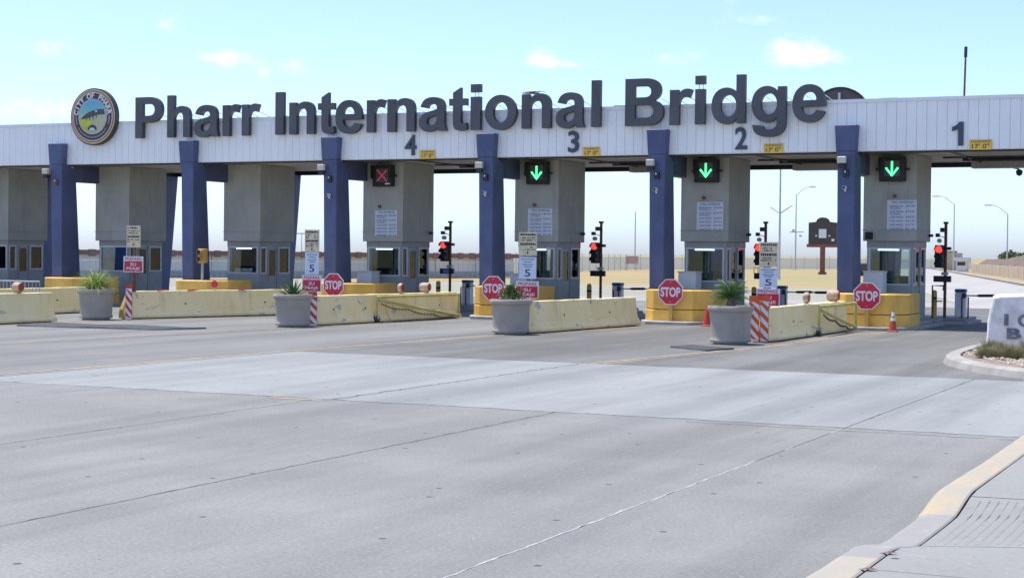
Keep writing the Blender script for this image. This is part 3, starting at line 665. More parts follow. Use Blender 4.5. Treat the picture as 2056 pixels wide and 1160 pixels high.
# ------------------------------------------------------------------ booths
def win(parent, axis, a0, a1, z0, z1, p, blind=False, mats=None):
    """window in a wall plane: axis 'y' = wall faces y at p, spans x a0..a1; axis 'x' likewise"""
    fwid = .05; mb = MB(); g = MB(); t = .045
    def bx(m_, u0, u1, w0, w1, d0, d1):
        if axis == 'y': m_.box(u0, u1, d0, d1, w0, w1)
        else: m_.box(d0, d1, u0, u1, w0, w1)
    bx(mb, a0, a1, z0, z0+fwid, p-t, p+t); bx(mb, a0, a1, z1-fwid, z1, p-t, p+t)
    bx(mb, a0, a0+fwid, z0+fwid, z1-fwid, p-t, p+t); bx(mb, a1-fwid, a1, z0+fwid, z1-fwid, p-t, p+t)
    o = mb.obj('window', m_alu, parent); bx(g, a0+fwid, a1-fwid, z0+fwid, z1-fwid, p-.004, p+.004); g.obj('pane', m_glass, o)
    return o
def booth(idx, label, zb, blinds):
    b = thing('toll_booth', label, 'toll booth', (CX[idx], 0, 0), 'toll booths under the canopy')
    MB().box(.02, 1.66, 2.0, 4.35, zb, 5.352).obj('upper_housing', m_stucco, b, bevel=.012)
    MB().box(.0, 1.68, 1.98, 4.37, zb+.34, zb+.355).obj('housing_seam', m_boothwall, b)
    x0, x1, y0, y1 = .13, 1.55, 2.12, 4.23; zs, zh = 1.27, zb-.20
    MB().box(x0, x1, y0, y0+.08, .2, zs).obj('front_wall', m_boothwall, b)
    MB().box(x0, x1, y1-.08, y1, .2, zs).obj('rear_wall', m_boothwall, b)
    MB().box(x0, x0+.08, y0+.081, y1-.081, .2, zs).obj('left_wall', m_boothwall, b)
    MB().box(x1-.08, x1, y0+.081, 2.70, .2, zs).box(x1-.08, x1, 3.34, y1-.081, .2, zs).objs('right_wall', m_boothwall, b)
    ps = MB()
    for (xx, yy) in ((x0, y0), (x1-.09, y0), (x0, y1-.09), (x1-.09, y1-.09)): ps.box(xx, xx+.09, yy, yy+.09, zs+.001, zh)
    ps.box(x1-.085, x1, 2.60, 2.70, zs+.001, zh).box(x1-.085, x1, 3.34, 3.42, zs+.001, zh)
    ps.objs('corner_post', m_boothwall, b)
    MB().box(x0-.01, x1+.01, y0-.01, y1+.01, zh+.001, zb-.001).obj('header', m_boothwall, b)
    MB().box(x0+.081, x1-.081, y0+.081, y1-.081, .2, .24).obj('floor', m_interior, b)
    win(b, 'y', x0+.05, x1-.06, zs+.003, zh-.003, y0+.03); win(b, 'y', x0+.1, x1-.1, zs+.003, zh-.003, y1-.05)
    win(b, 'x', y0+.06, 2.60, zs+.003, zh-.003, x1-.035); win(b, 'x', 3.42, y1-.05, zs+.003, zh-.003, x1-.035); win(b, 'x', y0+.1, y1-.1, zs+.003, zh-.003, x0+.045)
    d = MB().box(x1-.07, x1-.02, 2.71, 3.33, .24, 1.2).box(x1-.07, x1-.02, 2.71, 2.80, 1.2, zh-.01).box(x1-.07, x1-.02, 3.24, 3.33, 1.2, zh-.01).box(x1-.07, x1-.02, 2.80, 3.24, zh-.12, zh-.01).obj('door', m_dooralu, b)
    MB().box(x1-.05, x1-.04, 2.80, 3.24, 1.2, zh-.12).obj('pane', m_glass, d); MB().tube([(x1, 2.78, 1.0), (x1, 2.78, 1.2)], .015).obj('handle', m_galv, d)
    MB().box(x0+.1, x1-.5, y0+.12, y0+.62, .92, .97).box(x0+.12, x0+.3, y0+.14, y0+.6, .3, .92).obj('desk', m_desk, b)
    k = random.uniform(-.1, .1)
    MB().box(.50+k, .86+k, y0+.42, y0+.46, 1.05, 1.38).box(.66+k, .70+k, y0+.44, y0+.5, .97, 1.1).obj('monitor', m_black, b)
    MB().box(1.0+k, 1.42, 2.9, 2.98, .75, 1.52).box(1.0+k, 1.42, 2.5, 2.95, .62, .72).tube([(1.2, 2.72, .24), (1.2, 2.72, .62)], .03).obj('chair', m_black, b)
    MB().box(x0+.2, x1-.25, 3.9, 4.1, .24, 1.55).obj('file_cabinet', m_interior, b)
    if idx <= 2:
        MB().box(x1-.12, x1-.11, y0+.1, 2.58, zs+.05, zh-.05).box(x1-.12, x1-.11, 2.8, 3.24, zs+.05, zh-.15).box(x1-.12, x1-.11, 3.46, y1-.12, zs+.05, zh-.05).objs('sky_reflection_sheet', m_skysheet, b)  # added sheets behind the side glass, coloured as its blue sky reflection
    if blinds:
        MB().box(x0+.12, x1-.14, y0+.1, y0+.11, zs+.05, zh-.05).obj('blind', m_blind, b)
    else:
        MB().box(.45, 1.1, y0+.10, y0+.16, zh-.09, zh-.045).obj('tube_light', m_e_tube, b)
    return b
BL = {0: ('grey toll booth cut off by the left picture edge', 2.46, True), 1: ('grey toll booth with blue window blinds below the round emblem', 2.47, True), 2: ('grey toll booth with blank wall and wide window, left of booth 4', 2.49, False),
      3: ('grey toll booth under the red cross lane signal', 2.52, False), 4: ('grey toll booth, leftmost of those under a green arrow', 2.55, False), 5: ('grey toll booth, middle one of those under a green arrow', 2.60, False), 6: ('grey toll booth, rightmost, with a banded traffic cone in front', 2.65, False)}
for i, (lb, zb, bl) in BL.items(): booth(i, lb, zb, bl)

BN = {3: 'the red-cross booth', 4: 'the leftmost green-arrow booth', 5: 'the middle green-arrow booth', 6: 'the rightmost booth'}
# interior clutter seen in the booth left of booth 4: papers
pp = thing('paper_stack', 'loose papers behind the window of the booth left of booth 4', 'papers', (CX[2]+.55, 2.4, .972))
MB().box(-.34, .62, -.09, -.01, 0, .30).obj('rack', m_interior, pp)
for k in range(7): MB().add([(-.3+.11*k, -.08, .302), (-.16+.11*k, -.08, .302), (-.12+.11*k, -.02, .5-.03*(k % 3)), (-.28+.11*k, -.02, .52)], [(0, 1, 2, 3)]).obj('sheet', m_paper, pp)

# ------------------------------------------------------------------ islands, yellow blocks, cabinets
bp = [(-.18, -.70), (.25, -1.20), (1.55, -1.20), (2.05, -.55), (2.05, .95), (-.18, .95)]
def inset(poly, d):
    cx_ = sum(x for x, _ in poly)/len(poly); cy_ = sum(y for _, y in poly)/len(poly)
    return [(x+(cx_-x)*d, y+(cy_-y)*d) for x, y in poly]
blk_low = MB().prism(bp, .03, .44).mesh('block_lower', m_yel, bevel=.02); blk_up = MB().prism(inset(bp, .015), .46, 1.06).mesh('block_upper', m_yel, bevel=.025)
blk_gap = MB().prism(inset(bp, .04), .44, .46).mesh('block_joint', m_dark)
isl = MB().prism([(-.28, -.8), (.2, -1.75), (1.6, -1.75), (2.2, -.7), (2.3, 4.4), (2.85, 4.6), (2.85, 7.2), (-.28, 7.2)], -.02, .10).mesh('island_lower', m_islk, bevel=.02)
isl2 = MB().prism([(-.2, .96), (2.05, .96), (2.1, 4.5), (2.7, 4.7), (2.7, 7.1), (-.2, 7.1)], .10, .20).mesh('island_slab', m_isl, bevel=.015)
w_ = ['at the left picture edge', 'with the green grassy planter in front', 'with the two-lens signal on it', 'of the red-cross booth', 'of the leftmost green-arrow booth', 'with a plain red cone before it', 'with a white-banded cone before it']
for i in range(7):
    x = CX[i]
    o = thing('lane_island', 'raised concrete lane island '+w_[i], 'traffic island', (x, 0, 0), 'lane islands'); link('base', isl, o); link('slab', isl2, o)
    o = thing('crash_block', 'yellow painted concrete crash block '+w_[i], 'crash block', (x, 0, 0), 'yellow crash blocks'); link('lower_block', blk_low, o); link('upper_block', blk_up, o); link('joint', blk_gap, o)
for i, dz in ((3, 1.46), (4, 1.46), (5, 1.62), (6, 1.72)):
    o = thing('equipment_cabinet', 'pale grey equipment cabinet in front of the window of '+BN[i], 'cabinet', (CX[i], 0, 0), 'cabinets before the booth windows')
    MB().box(.22, .82, 1.25, 1.85, .2, dz-.03).obj('body', m_cab, o, bevel=.01); MB().box(.19, .85, 1.22, 1.88, dz-.03, dz).obj('lid', m_cab, o, bevel=.006)

# lane signals on booths, toll boards, red buttons
def lane_signal(idx, zc, green):
    ln_ = 7-idx
    o = thing('lane_signal', ('black lane signal box with a lit green arrow on '+BN[idx] if green else 'black lane signal box with a dull red cross'), 'lane signal', (CX[idx]+.96, 1.995, zc), 'lane signals')
    MB().box(-.40, .40, -.28, -.05, -.38, .38).obj('case', m_dark, o, bevel=.015)
    MB().box(-.40, .40, -.42, -.282, .345, .38).box(-.40, -.37, -.42, -.282, -.1, .344).box(.37, .40, -.42, -.282, -.1, .344).objs('hood', m_dark, o)
    MB().box(-.24, .24, -.286, -.281, -.22, .26).obj('screen', M('signal_screen', (.09, .095, .10), .4), o)
    MB().box(-.52, -.40, -.2, -.1, -.03, .03).box(.40, .52, -.2, -.1, -.03, .03).box(-.2, .2, -.05, -.001, -.1, .1).obj('bracket', m_dark, o)
    g = MB()
    def bar(x0, z0, x1, z1, wd):
        d = Vector((x1-x0, z1-z0)).normalized(); nn_ = Vector((-d.y, d.x))*wd/2
        g.plate([(x0+nn_.x, z0+nn_.y), (x0-nn_.x, z0-nn_.y), (x1-nn_.x, z1-nn_.y), (x1+nn_.x, z1+nn_.y)], -.296, -.287)
    if green: bar(0, .24, 0, -.20, .055); bar(-.19, .04, .012, -.21, .052); bar(.19, .04, -.012, -.21, .052)
    else: bar(-.2, .21, .2, -.19, .034); bar(.2, .21, -.2, -.19, .034)
    g.obj('arrow' if green else 'cross', m_e_green if green else m_e_x, o)
    if not green: MB().box(.12, .32, -.284, -.281, -.31, -.26).obj('sticker', m_white, o)
for i, zc, gq in ((3, 4.86, False), (4, 4.89, True), (5, 4.90, True), (6, 4.88, True)): lane_signal(i, zc, gq)
rows = [('PASSENGER CARS', '$4.00'), ('2 AXLE TRUCKS', '$18.25'), ('3 AXLE TRUCKS', '$18.25'), ('4 AXLE TRUCKS', '$23.25'), ('5 AXLE TRUCKS', '$27.25'), ('6 AXLE TRUCKS', '$31.25')]
for i, z0, xl in ((3, 2.72, -29.75), (4, 2.77, -23.70), (5, 2.97, -17.61), (6, 3.01, -11.37)):
    o = thing('toll_schedule', 'pale toll schedule board with rows of prices on '+BN[i], 'notice board', (xl, 1.985, z0), 'toll schedule boards')
    MB().box(0, .91, -.012, .012, 0, .92).obj('board', m_signblue, o)
    mb = MB(); put_text_box(mb, 'TOLL SCHEDULE', .13, .80, -.0135, .82, .885, ext=.001, off=.01); zz_ = .70
    for k, (a, b) in enumerate(rows):
        put_text_box(mb, a, .07, .50, -.0135, zz_, zz_+.055, ext=.001, off=.008); put_text_box(mb, b, .58, .86, -.0135, zz_, zz_+.06, ext=.001, off=.008)
        if k < 2: put_text_box(mb, 'PER CROSSING', .09, .42, -.0135, zz_-.065, zz_-.02, ext=.001, off=.004)
        zz_ -= .17 if k < 2 else .12
    mb.obj('lettering', m_inkblue, o)
for i, x, z in ((3, -29.56, 3.77), (4, -23.46, 3.81), (5, -17.37, 4.02), (6, -11.14, 4.05)):
    tag(MB().cyly(1.93, 2.0, x, z, .055, 14).obj('warning_button', m_reddot), 'small round red lamp above the toll board of '+BN[i], 'lamp', 'red lamps on booths')
for i in (3, 4, 5, 6):
    o = thing('booth_camera', 'small dark camera on the rear right edge of '+BN[i], 'camera', (CX[i]+1.66, 4.0, 2.85), 'small booth cameras')
    MB().box(.03, .15, -.05, .05, -.04, .05).box(0, .03, -.02, .02, -.02, .02).obj('body', m_dark, o)
o = tag(MB().box(CX[6]+.12, CX[6]+.34, 1.86, 1.998, 2.70, 2.93).obj('speaker_box', m_black, bevel=.01), 'dark square speaker box low on the left of booth 1 housing', 'speaker')

# fixtures on column heads
for i, fx, cz in ((1, -.36, None), (3, -.24, 4.08), (4, -.16, 4.13), (5, -.16, 4.19), (6, -.08, 4.21)):
    x = CX[i]
    o = thing('flood_light', 'small cream floodlight on the blue column '+names[i], 'floodlight', (x+fx, -.36, 5.03), 'floodlights on the columns')
    MB().box(-.13, .13, -.16, -.02, -.07, .13).obj('head', m_flood, o, bevel=.015); MB().box(-.10, .10, -.12, .0, -.22, -.072).obj('ballast', m_dark, o); MB().box(-.03, .03, -.03, .12, -.02, .03).obj('arm', m_dark, o)
    o = thing('junction_box', 'small grey junction box on the blue column '+names[i], 'junction box', (x+.02, -.27, 4.68), 'junction boxes on columns')
    MB().box(-.08, .08, -.08, .02, -.13, .09).obj('box', m_dark if i != 1 else m_rust, o); MB().box(-.04, .0, -.10, -.08, .0, .06).obj('label', m_white, o)
    if cz:
        o = thing('bullet_camera', 'small white camera on the blue column '+names[i], 'camera', (x, -.26, cz), 'white cameras on columns')
        MB().cyly(-.24, -.02, 0, .02, .055, 12).obj('body', m_white, o); MB().cyly(-.245, -.241, 0, .02, .045, 12).obj('lens', m_black, o); MB().box(-.02, .02, -.06, .03, -.1, .0).obj('mount', m_white, o)

# stop signs
def stop_sign(x, lb):
    o = thing('stop_sign', 'red octagonal stop sign on a yellow post '+lb, 'stop sign', (x, -1.34, 0), 'stop signs at the lane islands')
    oc = lambda r, c=1.0: [(r*math.cos(R(22.5+45*i)), c+r*math.sin(R(22.5+45*i))) for i in range(8)]
    MB().plate(oc(.432), -.006, .006).obj('border', m_white, o); MB().plate(oc(.400), -.009, -.0065).obj('face', m_red, o)
    mb = MB(); put_text_box(mb, 'STOP', -.325, .325, -.0105, .85, 1.15, ext=.001, off=.032); mb.obj('lettering', m_white, o)
    MB().box(-.055, .055, .008, .118, 0, 1.2).obj('post', m_yelpost, o)
    MB().cyly(-.014, -.0095, 0, 1.3, .018, 10).cyly(-.014, -.0095, 0, .70, .018, 10).objs('bolt', m_galv, o)
for x, lb in ((-29.45, 'in front of the red-cross booth'), (-23.40, 'beside the third planter from the left'), (-17.30, 'left of the palm planter'), (-11.20, 'in front of the rightmost booth')): stop_sign(x, lb)

# ------------------------------------------------------------------ jersey barriers
prof = [(-.30, .03), (-.30, .09), (-.175, .30), (-.10, .86), (.10, .86), (.175, .30), (.30, .09), (.30, .03)]
def barrier(p0, p1, label, nose=False, h=1.0):
    p0, p1 = Vector((*p0, 0)), Vector((*p1, 0)); d = p1-p0; L = d.length; ang = math.atan2(d.y, d.x)
    o = thing('jersey_barrier', label, 'barrier', p0, 'concrete barriers in front of the islands', rz=ang)
    n = max(4, int(L/.4)); rings = []
    for k in range(n+1):
        u = L*k/n; q = random.uniform(-.006, .006)
        rings.append([(u, y+(random.uniform(-.008, .008)), z*h+(q if z > .5 else 0)) for y, z in prof])
    if nose: rings[0] = [(.22 if z > .5 else .0, y*.55, z*h) for y, z in prof]
    body = MB().loft(rings).obj('body', [m_barrier, m_nose], o, bevel=.012)
    if nose:
        for p in body.data.polygons:
            if p.center.x < .13 or p.normal.x < -.8: p.material_index = 1
    f = MB()
    for u in (L*.22, L*.78): f.box(u-.35, u+.35, -.20, .20, 0, .05)
    f.box(.15, L-.15, -.19, .19, .0, .034); f.obj('foot', m_dark, o)
    lp = MB()
    for u in (L*.3, L*.72): lp.cyly(-.165, -.145, u, .45, .03, 10)
    lp.objs('lifting_hole', m_dark, o)
    return o
barrier((-32.82, -21), (-32.82, -11.7), 'cream concrete barrier cut by the left picture edge beside the dark mat')
barrier((-36.75, -12), (-36.75, -5.0), 'cream concrete barrier just behind the leftmost planter')
barrier((-32.35, -9.0), (-30.05, -1.8), 'long cream barrier between the leftmost planter and the second', True)
barrier((-25.45, -9.45), (-25.15, -5.6), 'cream barrier with grey paint patches, right of the second planter', True)
barrier((-25.14, -5.5), (-24.85, -1.3), 'scuffed cream barrier behind the gate in front of booth 4')
barrier((-18.5, -9.6), (-17.95, -2.9), 'cream barrier with rust stain, right of the third planter', True)
barrier((-11.83, -10.0), (-11.70, -2.3), 'cream barrier right of the palm planter and striped panels', True)

# folded swing gates leaning along two barriers
def gate(o, y0, y1, zt, flip=False):
    r = .045
    MB().tube([(0, y0, zt), (0, y1, zt)], r).obj('top_rail', m_gateg, o); MB().tube([(0, y0+.02, zt-.03), (0, y0+.02, .24)], r).obj('post', m_gateg, o); MB().tube([(0, y1-.02, zt-.03), (0, y1-.02, .06)], r).obj('post', m_gateg, o)
    MB().tube([(0.03, y0+.1, zt-.1), (0.03, y1-.06, .10)], r*.95).obj('diagonal_brace', m_gateg, o)
    wv = MB(); wv.cylx(-.05, .05, y0+.03, .12, .115, 18); wv.obj('caster_wheel', m_wheel, o); MB().box(-.07, .07, y0-.01, y0+.07, .12, .25).obj('caster_fork', m_galv, o)
    c = MB(); n = 46; pts = []
    for k in range(n+1):
        t_ = k/n; y = y0+.15+(y1-y0-.6)*t_; z = (zt-.16)+(.16-zt+.06)*t_; pts.append(Vector((.09, y, max(.06, z-.05-.06*abs(math.sin(t_*9))))))
    for k in range(n):
        a, b = pts[k], pts[k+1]; mid = (a+b)/2; d = (b-a)*.62; s = Vector((.03, 0, 0)) if k % 2 else Vector((0, 0, .03))
        c.tube([mid-d, mid+s*.9, mid+d, mid-s*.9, mid-d], .011, 5)
    c.obj('chain', m_chain, o)
g2 = thing('swing_gate', 'pale yellow tube gate with chain folded along the barrier before the red-cross booth', 'gate', (-24.42, 0, 0), 'folded yellow gates', rz=-.065)
g2.location = (-24.74, -3.9, 0); gate(g2, -2.45, 2.45, .78)
g4 = thing('swing_gate', 'pale yellow tube gate with chain folded along the rightmost barrier', 'gate', (-11.36, -4.3, 0), 'folded yellow gates'); gate(g4, -1.9, 2.3, .80)

# striped nose panels
def stripes(o, w_, h, y=0.0, mt=m_orange, dirn=1):
    MB().box(-w_/2, w_/2, y, y+.012, 0, h).obj('panel', mt, o); mb = MB(); st_ = .27; k = -w_
    z = -w_
    while z < h:
        poly = [(-w_/2+.012, z+w_*.9 if dirn > 0 else z), (w_/2-.012, z if dirn > 0 else z+w_*.9)]
        a0, a1 = poly; q = [(a0[0], a0[1]), (a1[0], a1[1]), (a1[0], a1[1]+st_*.5), (a0[0], a0[1]+st_*.5)]
        q = [(x, min(max(zz_, .015), h-.12)) for x, zz_ in q]
        if max(z_ for _, z_ in q)-min(z_ for _, z_ in q) > .03: mb.plate(q, y-.003, y-.0008)
        z += st_
    mb.obj('stripe', m_white, o)
def marker(x, y, rz, w_, h, lb, mt=m_orange):
    o = thing('striped_marker', lb, 'marker panel', (x, y, .02), 'striped nose markers', rz=rz); stripes(o, w_, h, mt=mt)
    MB().box(-.03, .03, .014, .05, -.02, h-.05).obj('stake', m_galv, o); return o
marker(-11.94, -10.22, -.25, .29, 1.14, 'wide orange and white striped panel beside the palm planter')
marker(-11.69, -10.16, .62, .22, 1.14, 'narrow orange and white striped panel on the nose of the rightmost barrier')
marker(-31.72, -9.45, -.1, .27, 1.06, 'red and white striped marker beside the leftmost planter', M('marker_red', (.55, .065, .03), .5, .08))
marker(-25.02, -9.75, .9, .26, .98, 'red and white striped marker mostly hidden by the second planter', M('marker_red2', (.52, .06, .03), .5, .08))

# sign posts on the barrier noses
def signpost(x, y, tan, white, red, wt, wr, lb, zlo=.84):
    o = thing('sign_post', lb, 'sign post', (x, y, 0), 'sign posts on the barrier noses')
    MB().box(-.04, .04, .012, .085, zlo, tan[1]-.04).obj('post', m_rust if not white else m_wood, o)
    p = MB().box(-wt/2, wt/2, -.008, .008, tan[0], tan[1]).obj('tan_plate', m_tan, o); h = tan[1]-tan[0]; mb = MB()
    rnd = random.Random(int(abs(x)*10))
    for fr, hh, dens in ((.90, .055, .95), (.76, .04, .6), (.66, .04, .6), (.50, .065, .98), (.36, .04, .55), (.27, .04, .6)):
        u = -wt*.42
        while u < wt*.40:
            l = rnd.uniform(.012, .04) if dens < .9 else rnd.uniform(.03, .05)
            if rnd.random() < dens: mb.box(u, min(u+l, wt*.43), -.0105, -.0085, tan[0]+h*fr-hh/2, tan[0]+h*fr+hh/2-rnd.uniform(0, .012))
            u += l+.012
    mb.box(-.018, .018, -.0105, -.0085, tan[0]+h*.08, tan[0]+h*.16).plate([(-.03, tan[0]+h*.15), (.03, tan[0]+h*.15), (0, tan[0]+h*.2)], -.0105, -.0085)
    mb.obj('print', m_ink, p)
    if white:
        q = MB().box(-wt*.48, wt*.48, -.008, .008, white[0], white[1]).obj('white_plate', m_signblue, o); h = white[1]-white[0]; mb = MB()
        for fr, a in ((.90, .36), (.78, .22), (.66, .30), (.56, .2)):
            u = -wt*a
            while u < wt*a: mb.box(u, u+.018, -.0105, -.0085, white[0]+h*fr-.016, white[0]+h*fr+.012); u += .030
        put_text_box(mb, '5', -.085, .085, -.0105, white[0]+h*.10, white[0]+h*.44, ext=.001, off=.015); mb.obj('print', m_inkblue, q)
    q = MB().box(-wr/2, wr/2, -.010, .008, red[0], red[1]).obj('red_plate', m_white, o); h = red[1]-red[0]
    MB().box(-wr*.46, wr*.46, -.0135, -.0105, red[0]+h*.05, red[0]+h*.70).obj('red_field', m_red, q)
    mb = MB(); put_text_box(mb, 'PREPARE', -wr*.42, wr*.42, -.0118, red[0]+h*.74, red[0]+h*.94, ext=.001, off=.012); mb.obj('lettering', m_red, q)
    mb = MB(); put_text_box(mb, 'SU', -wr*.15, wr*.15, -.0148, red[0]+h*.40, red[0]+h*.60, ext=.001, off=.015); put_text_box(mb, 'PEAJE', -wr*.34, wr*.34, -.0148, red[0]+h*.10, red[0]+h*.32, ext=.001, off=.015); mb.obj('lettering', m_white, q)
signpost(-11.77, -9.6, (1.87, 2.49), (1.35, 1.85), (.89, 1.33), .48, .60, 'post with tan, white number 5 and red plates behind the striped panels')
signpost(-18.58, -9.2, (2.08, 2.72), (1.46, 2.05), (.93, 1.40), .53, .66, 'post with tan, white number 5 and red plates before booth 3')
signpost(-25.40, -9.2, (2.12, 2.76), (1.48, 2.11), (.98, 1.46), .48, .64, 'post with tan, white number 5 and red plates behind the second planter')
signpost(-32.10, -8.75, (2.20, 2.87), None, (1.44, 1.93), .52, .74, 'rusty post with only tan and red plates, leftmost of the sign posts')

# lamps on barrier tops, reflectors, cones
def lamp(x, y, z, r, ln_, lb):
    o = thing('warning_lamp', lb, 'warning lamp', (x, y, z), 'orange warning lamps on barriers')
    r *= .88; ln_ *= .85
    MB().loft([[(q, rr2*math.cos(2*math.pi*i/20), r+.03+rr2*math.sin(2*math.pi*i/20)) for i in range(20)] for q, rr2 in ((-ln_/2, r*.86), (-ln_/2+.05, r), (ln_/2-.05, r), (ln_/2, r*.9))]).obj('shell', m_lamp, o, smooth=True)
    MB().cylx(ln_/2, ln_/2+.012, 0, r+.03, r*.78, 20).obj('lens', m_lampred, o); MB().box(-ln_*.3, ln_*.3, -.06, .06, 0, .06).obj('foot', m_lamp, o)
lamp(-11.77, -5.95, .86, .165, .16, 'narrow dark orange lamp on the rightmost barrier')
lamp(-11.76, -3.1, .86, .17, .38, 'wide pale orange lamp beside the rightmost stop sign')
lamp(-25.05, -4.55, .86, .165, .15, 'narrow orange lamp with red lens on the gate barrier before booth 4')
lamp(-24.97, -3.1, .86, .165, .36, 'wide faded orange lamp on the gate barrier before booth 4')
lamp(-32.82, -13.05, .86, .16, .30, 'brownish lamp on the barrier at the left picture edge')
o = thing('red_reflector', 'round red reflector disc on top of the long left barrier', 'reflector', (-31.25, -5.7, .86)); MB().cyly(-.012, .012, 0, .19, .12, 18).obj('disc', m_red, o); MB().box(-.015, .015, -.01, .01, 0, .1).obj('stem', m_galv, o)
for k, (u, v_) in enumerate(((-31.9, -7.6), (-31.5, -6.5), (-30.9, -4.6))):
    tag(MB().box(u-.04, u+.04, v_-.25, v_+.25, .862, .89).obj('red_strip', m_red), ['short red strip lying on the long left barrier near its post', 'red strip lying on the long left barrier left of the round reflector', 'red strip lying on the long left barrier right of the round reflector'][k], 'strip')
def cone(x, y, lb, bands, mt):
    o = thing('traffic_cone', lb, 'traffic cone', (x, y, .005), 'traffic cones'); o.scale = (.80, .80, .86)
    MB().box(-.18, .18, -.18, .18, 0, .035).obj('base', mt, o, bevel=.01); MB().lathe([(.145, .035), (.035, .70), (.03, .71)], 24).obj('body', mt, o, smooth=True)
    if bands:
        f = lambda z: .145-(.11)*(z-.035)/.665+.002
        MB().lathe([(f(.36), .36), (f(.47), .47)], 24).obj('band', m_white, o); MB().lathe([(f(.51), .51), (f(.66), .66)], 24).obj('band', m_white, o)
cone(-10.30, -1.90, 'orange cone with two white bands before booth 1', True, m_cone)
cone(-15.93, -1.88, 'plain red cone half hidden by the palm planter', False, m_conered)

# two-lens signal on the second yellow block
o = thing('two_lens_signal', 'yellow two-lens traffic signal on a short pole left of the long barrier', 'traffic signal', (-35.29, -.75, 1.06))
MB().tube([(0, 0, 0), (0, 0, .64)], .05).obj('pole', m_galv, o); MB().box(-.15, .15, -.1, .12, .62, 1.13).obj('housing', m_signaly, o, bevel=.02)
for z in (.76, 1.0): MB().cyly(-.22, -.1, -.02, z, .10, 16).obj('visor', m_signaly, o); MB().cyly(-.225, -.221, -.02, z, .085, 16).obj('lens', m_black, o)

# crowd barricade at far left
o = thing('crowd_barricade', 'pale grey steel crowd barricade behind the barrier at the left edge', 'barricade', (-37.0, -8.2, 0))
mb = MB().tube([(-3, 0, .2), (-3, 0, 1.08), (.75, 0, 1.08), (.75, 0, .05)], .022); mb.tube([(-3, 0, .2), (.75, 0, .2)], .018); mb.obj('frame', m_galv, o)
for k in range(24): MB().tube([(-2.85+.15*k, 0, .21), (-2.85+.15*k, 0, 1.07)], .011, 6).obj('picket', m_galv, o)
MB().box(.70, .80, -.3, .3, 0, .04).box(-3.05, -2.95, -.3, .3, 0, .04).objs('foot', m_galv, o)

# ------------------------------------------------------------------ signal poles, boom gates, guards behind each booth
arrow = BN
for i in (3, 4, 5, 6):
    x = CX[i]+1.98; nm = arrow[i]
    o = thing('signal_pole', 'dark pole with a lit red signal and cameras right of '+nm, 'traffic signal', (x, 5.0, .2), 'signal poles behind the booths')
    MB().tube([(.05, 0, 0), (.05, 0, 3.05)], .05, 10).obj('pole', m_rust, o); MB().box(-.02, .12, -.07, .07, 3.05, 3.12).obj('pole_cap', m_dark, o)
    hx = -.12
    MB().box(hx-.14, hx+.14, -.22, -.02, 1.62, 2.36).obj('housing', m_signal, o, bevel=.02)
    for z, mt in ((2.22, m_e_red), (1.98, m_black), (1.74, m_black)):
        MB().cyly(-.232, -.222, hx, z, .115, 18).obj('lens', mt, o)
        vs = MB(); k = 10
        for q in range(k):
            a, b = math.pi*(q/k)-.2*(1-2*q/k), math.pi*((q+1)/k)-.2*(1-2*(q+1)/k)
            vs.plate([(hx+.135*math.cos(a), z+.135*math.sin(a)), (hx+.135*math.cos(b), z+.135*math.sin(b)), (hx+.12*math.cos(b), z+.12*math.sin(b)), (hx+.12*math.cos(a), z+.12*math.sin(a))], -.38, -.222)
        vs.obj('visor', m_dark, o)
    MB().box(-.10, .04, -.2, -.05, 2.78, 2.92).obj('camera', m_dark, o); MB().box(-.24, -.12, -.22, -.08, 2.62, 2.74).obj('camera', m_black, o); MB().cyly(-.24, -.1, -.12, 2.50, .07, 12).obj('camera', m_galv, o)
    MB().box(.06, .24, -.15, 0, 2.2, 2.3).obj('speaker', m_dark, o); MB().tube([(-.2, -.1, 2.68), (0.03, 0, 2.6)], .012).tube([(-.05, -.1, 2.86), (.03, 0, 2.8)], .012).obj('bracket', m_dark, o)
    MB().box(-.30, .26, -.16, -.04, 1.16, 1.36).obj('message_box', m_black, o, bevel=.01)
    MB().box(-.06, .14, -.08, .08, 1.38, 1.48).obj('clamp', m_galv, o)
    if i == 3: MB().box(-.16, .08, -.168, -.162, 1.18, 1.34).obj('message', M('message_blue', (.16, .18, .55), .5), o)
    # boom gate
    gx = CX[i]+2.42
    o = thing('boom_gate', 'white boom gate cabinet with blue cap and black arm right of '+nm, 'boom gate', (gx, 5.7, .2), 'boom gates across the lanes')
    MB().box(-.17, .17, -.17, .17, 0, .82).obj('cabinet', m_white if i != 6 else m_cab, o, bevel=.03); MB().box(-.18, .18, -.18, .18, .82, .93).obj('cap', m_capblue, o, bevel=.03)
    MB().tube([(.1, -.24, .72), (3.35, -.24, .74)], .022, 8).obj('arm', m_galv, o)
    for a, b in ((.55, 1.15), (1.2, 2.3), (2.36, 3.1)): MB().tube([(a, -.24, .725), (a+.08, -.24, .725), (b-.08, -.24, .735), (b, -.24, .735)], [.025, .047, .047, .025], 10).obj('arm_sleeve', m_black, o)
    MB().box(.08, .2, -.30, -.171, .64, .8).obj('arm_hub', m_dark, o)
    # pipe guard and bollard
    o = tag(MB().tube([(CX[i]+2.62, 4.75, .2), (CX[i]+2.62, 4.75, .88), (CX[i]+2.82, 4.75, .88), (CX[i]+2.82, 4.75, .2)], .028).obj('pipe_guard', m_rust), 'rusty upside-down U pipe guard beside the boom gate of '+nm, 'pipe guard', 'pipe guards')
    o = thing('bollard', 'yellow round bollard at the rear corner of '+nm, 'bollard', (CX[i]+1.78, 4.55, .2), 'yellow bollards')
    MB().lathe([(.085, 0), (.085, .83), (.07, .88), (.02, .90)], 14).obj('pipe', m_yelpost, o, smooth=True); MB().lathe([(.087, .6), (.087, .68)], 14).obj('band', m_black, o)
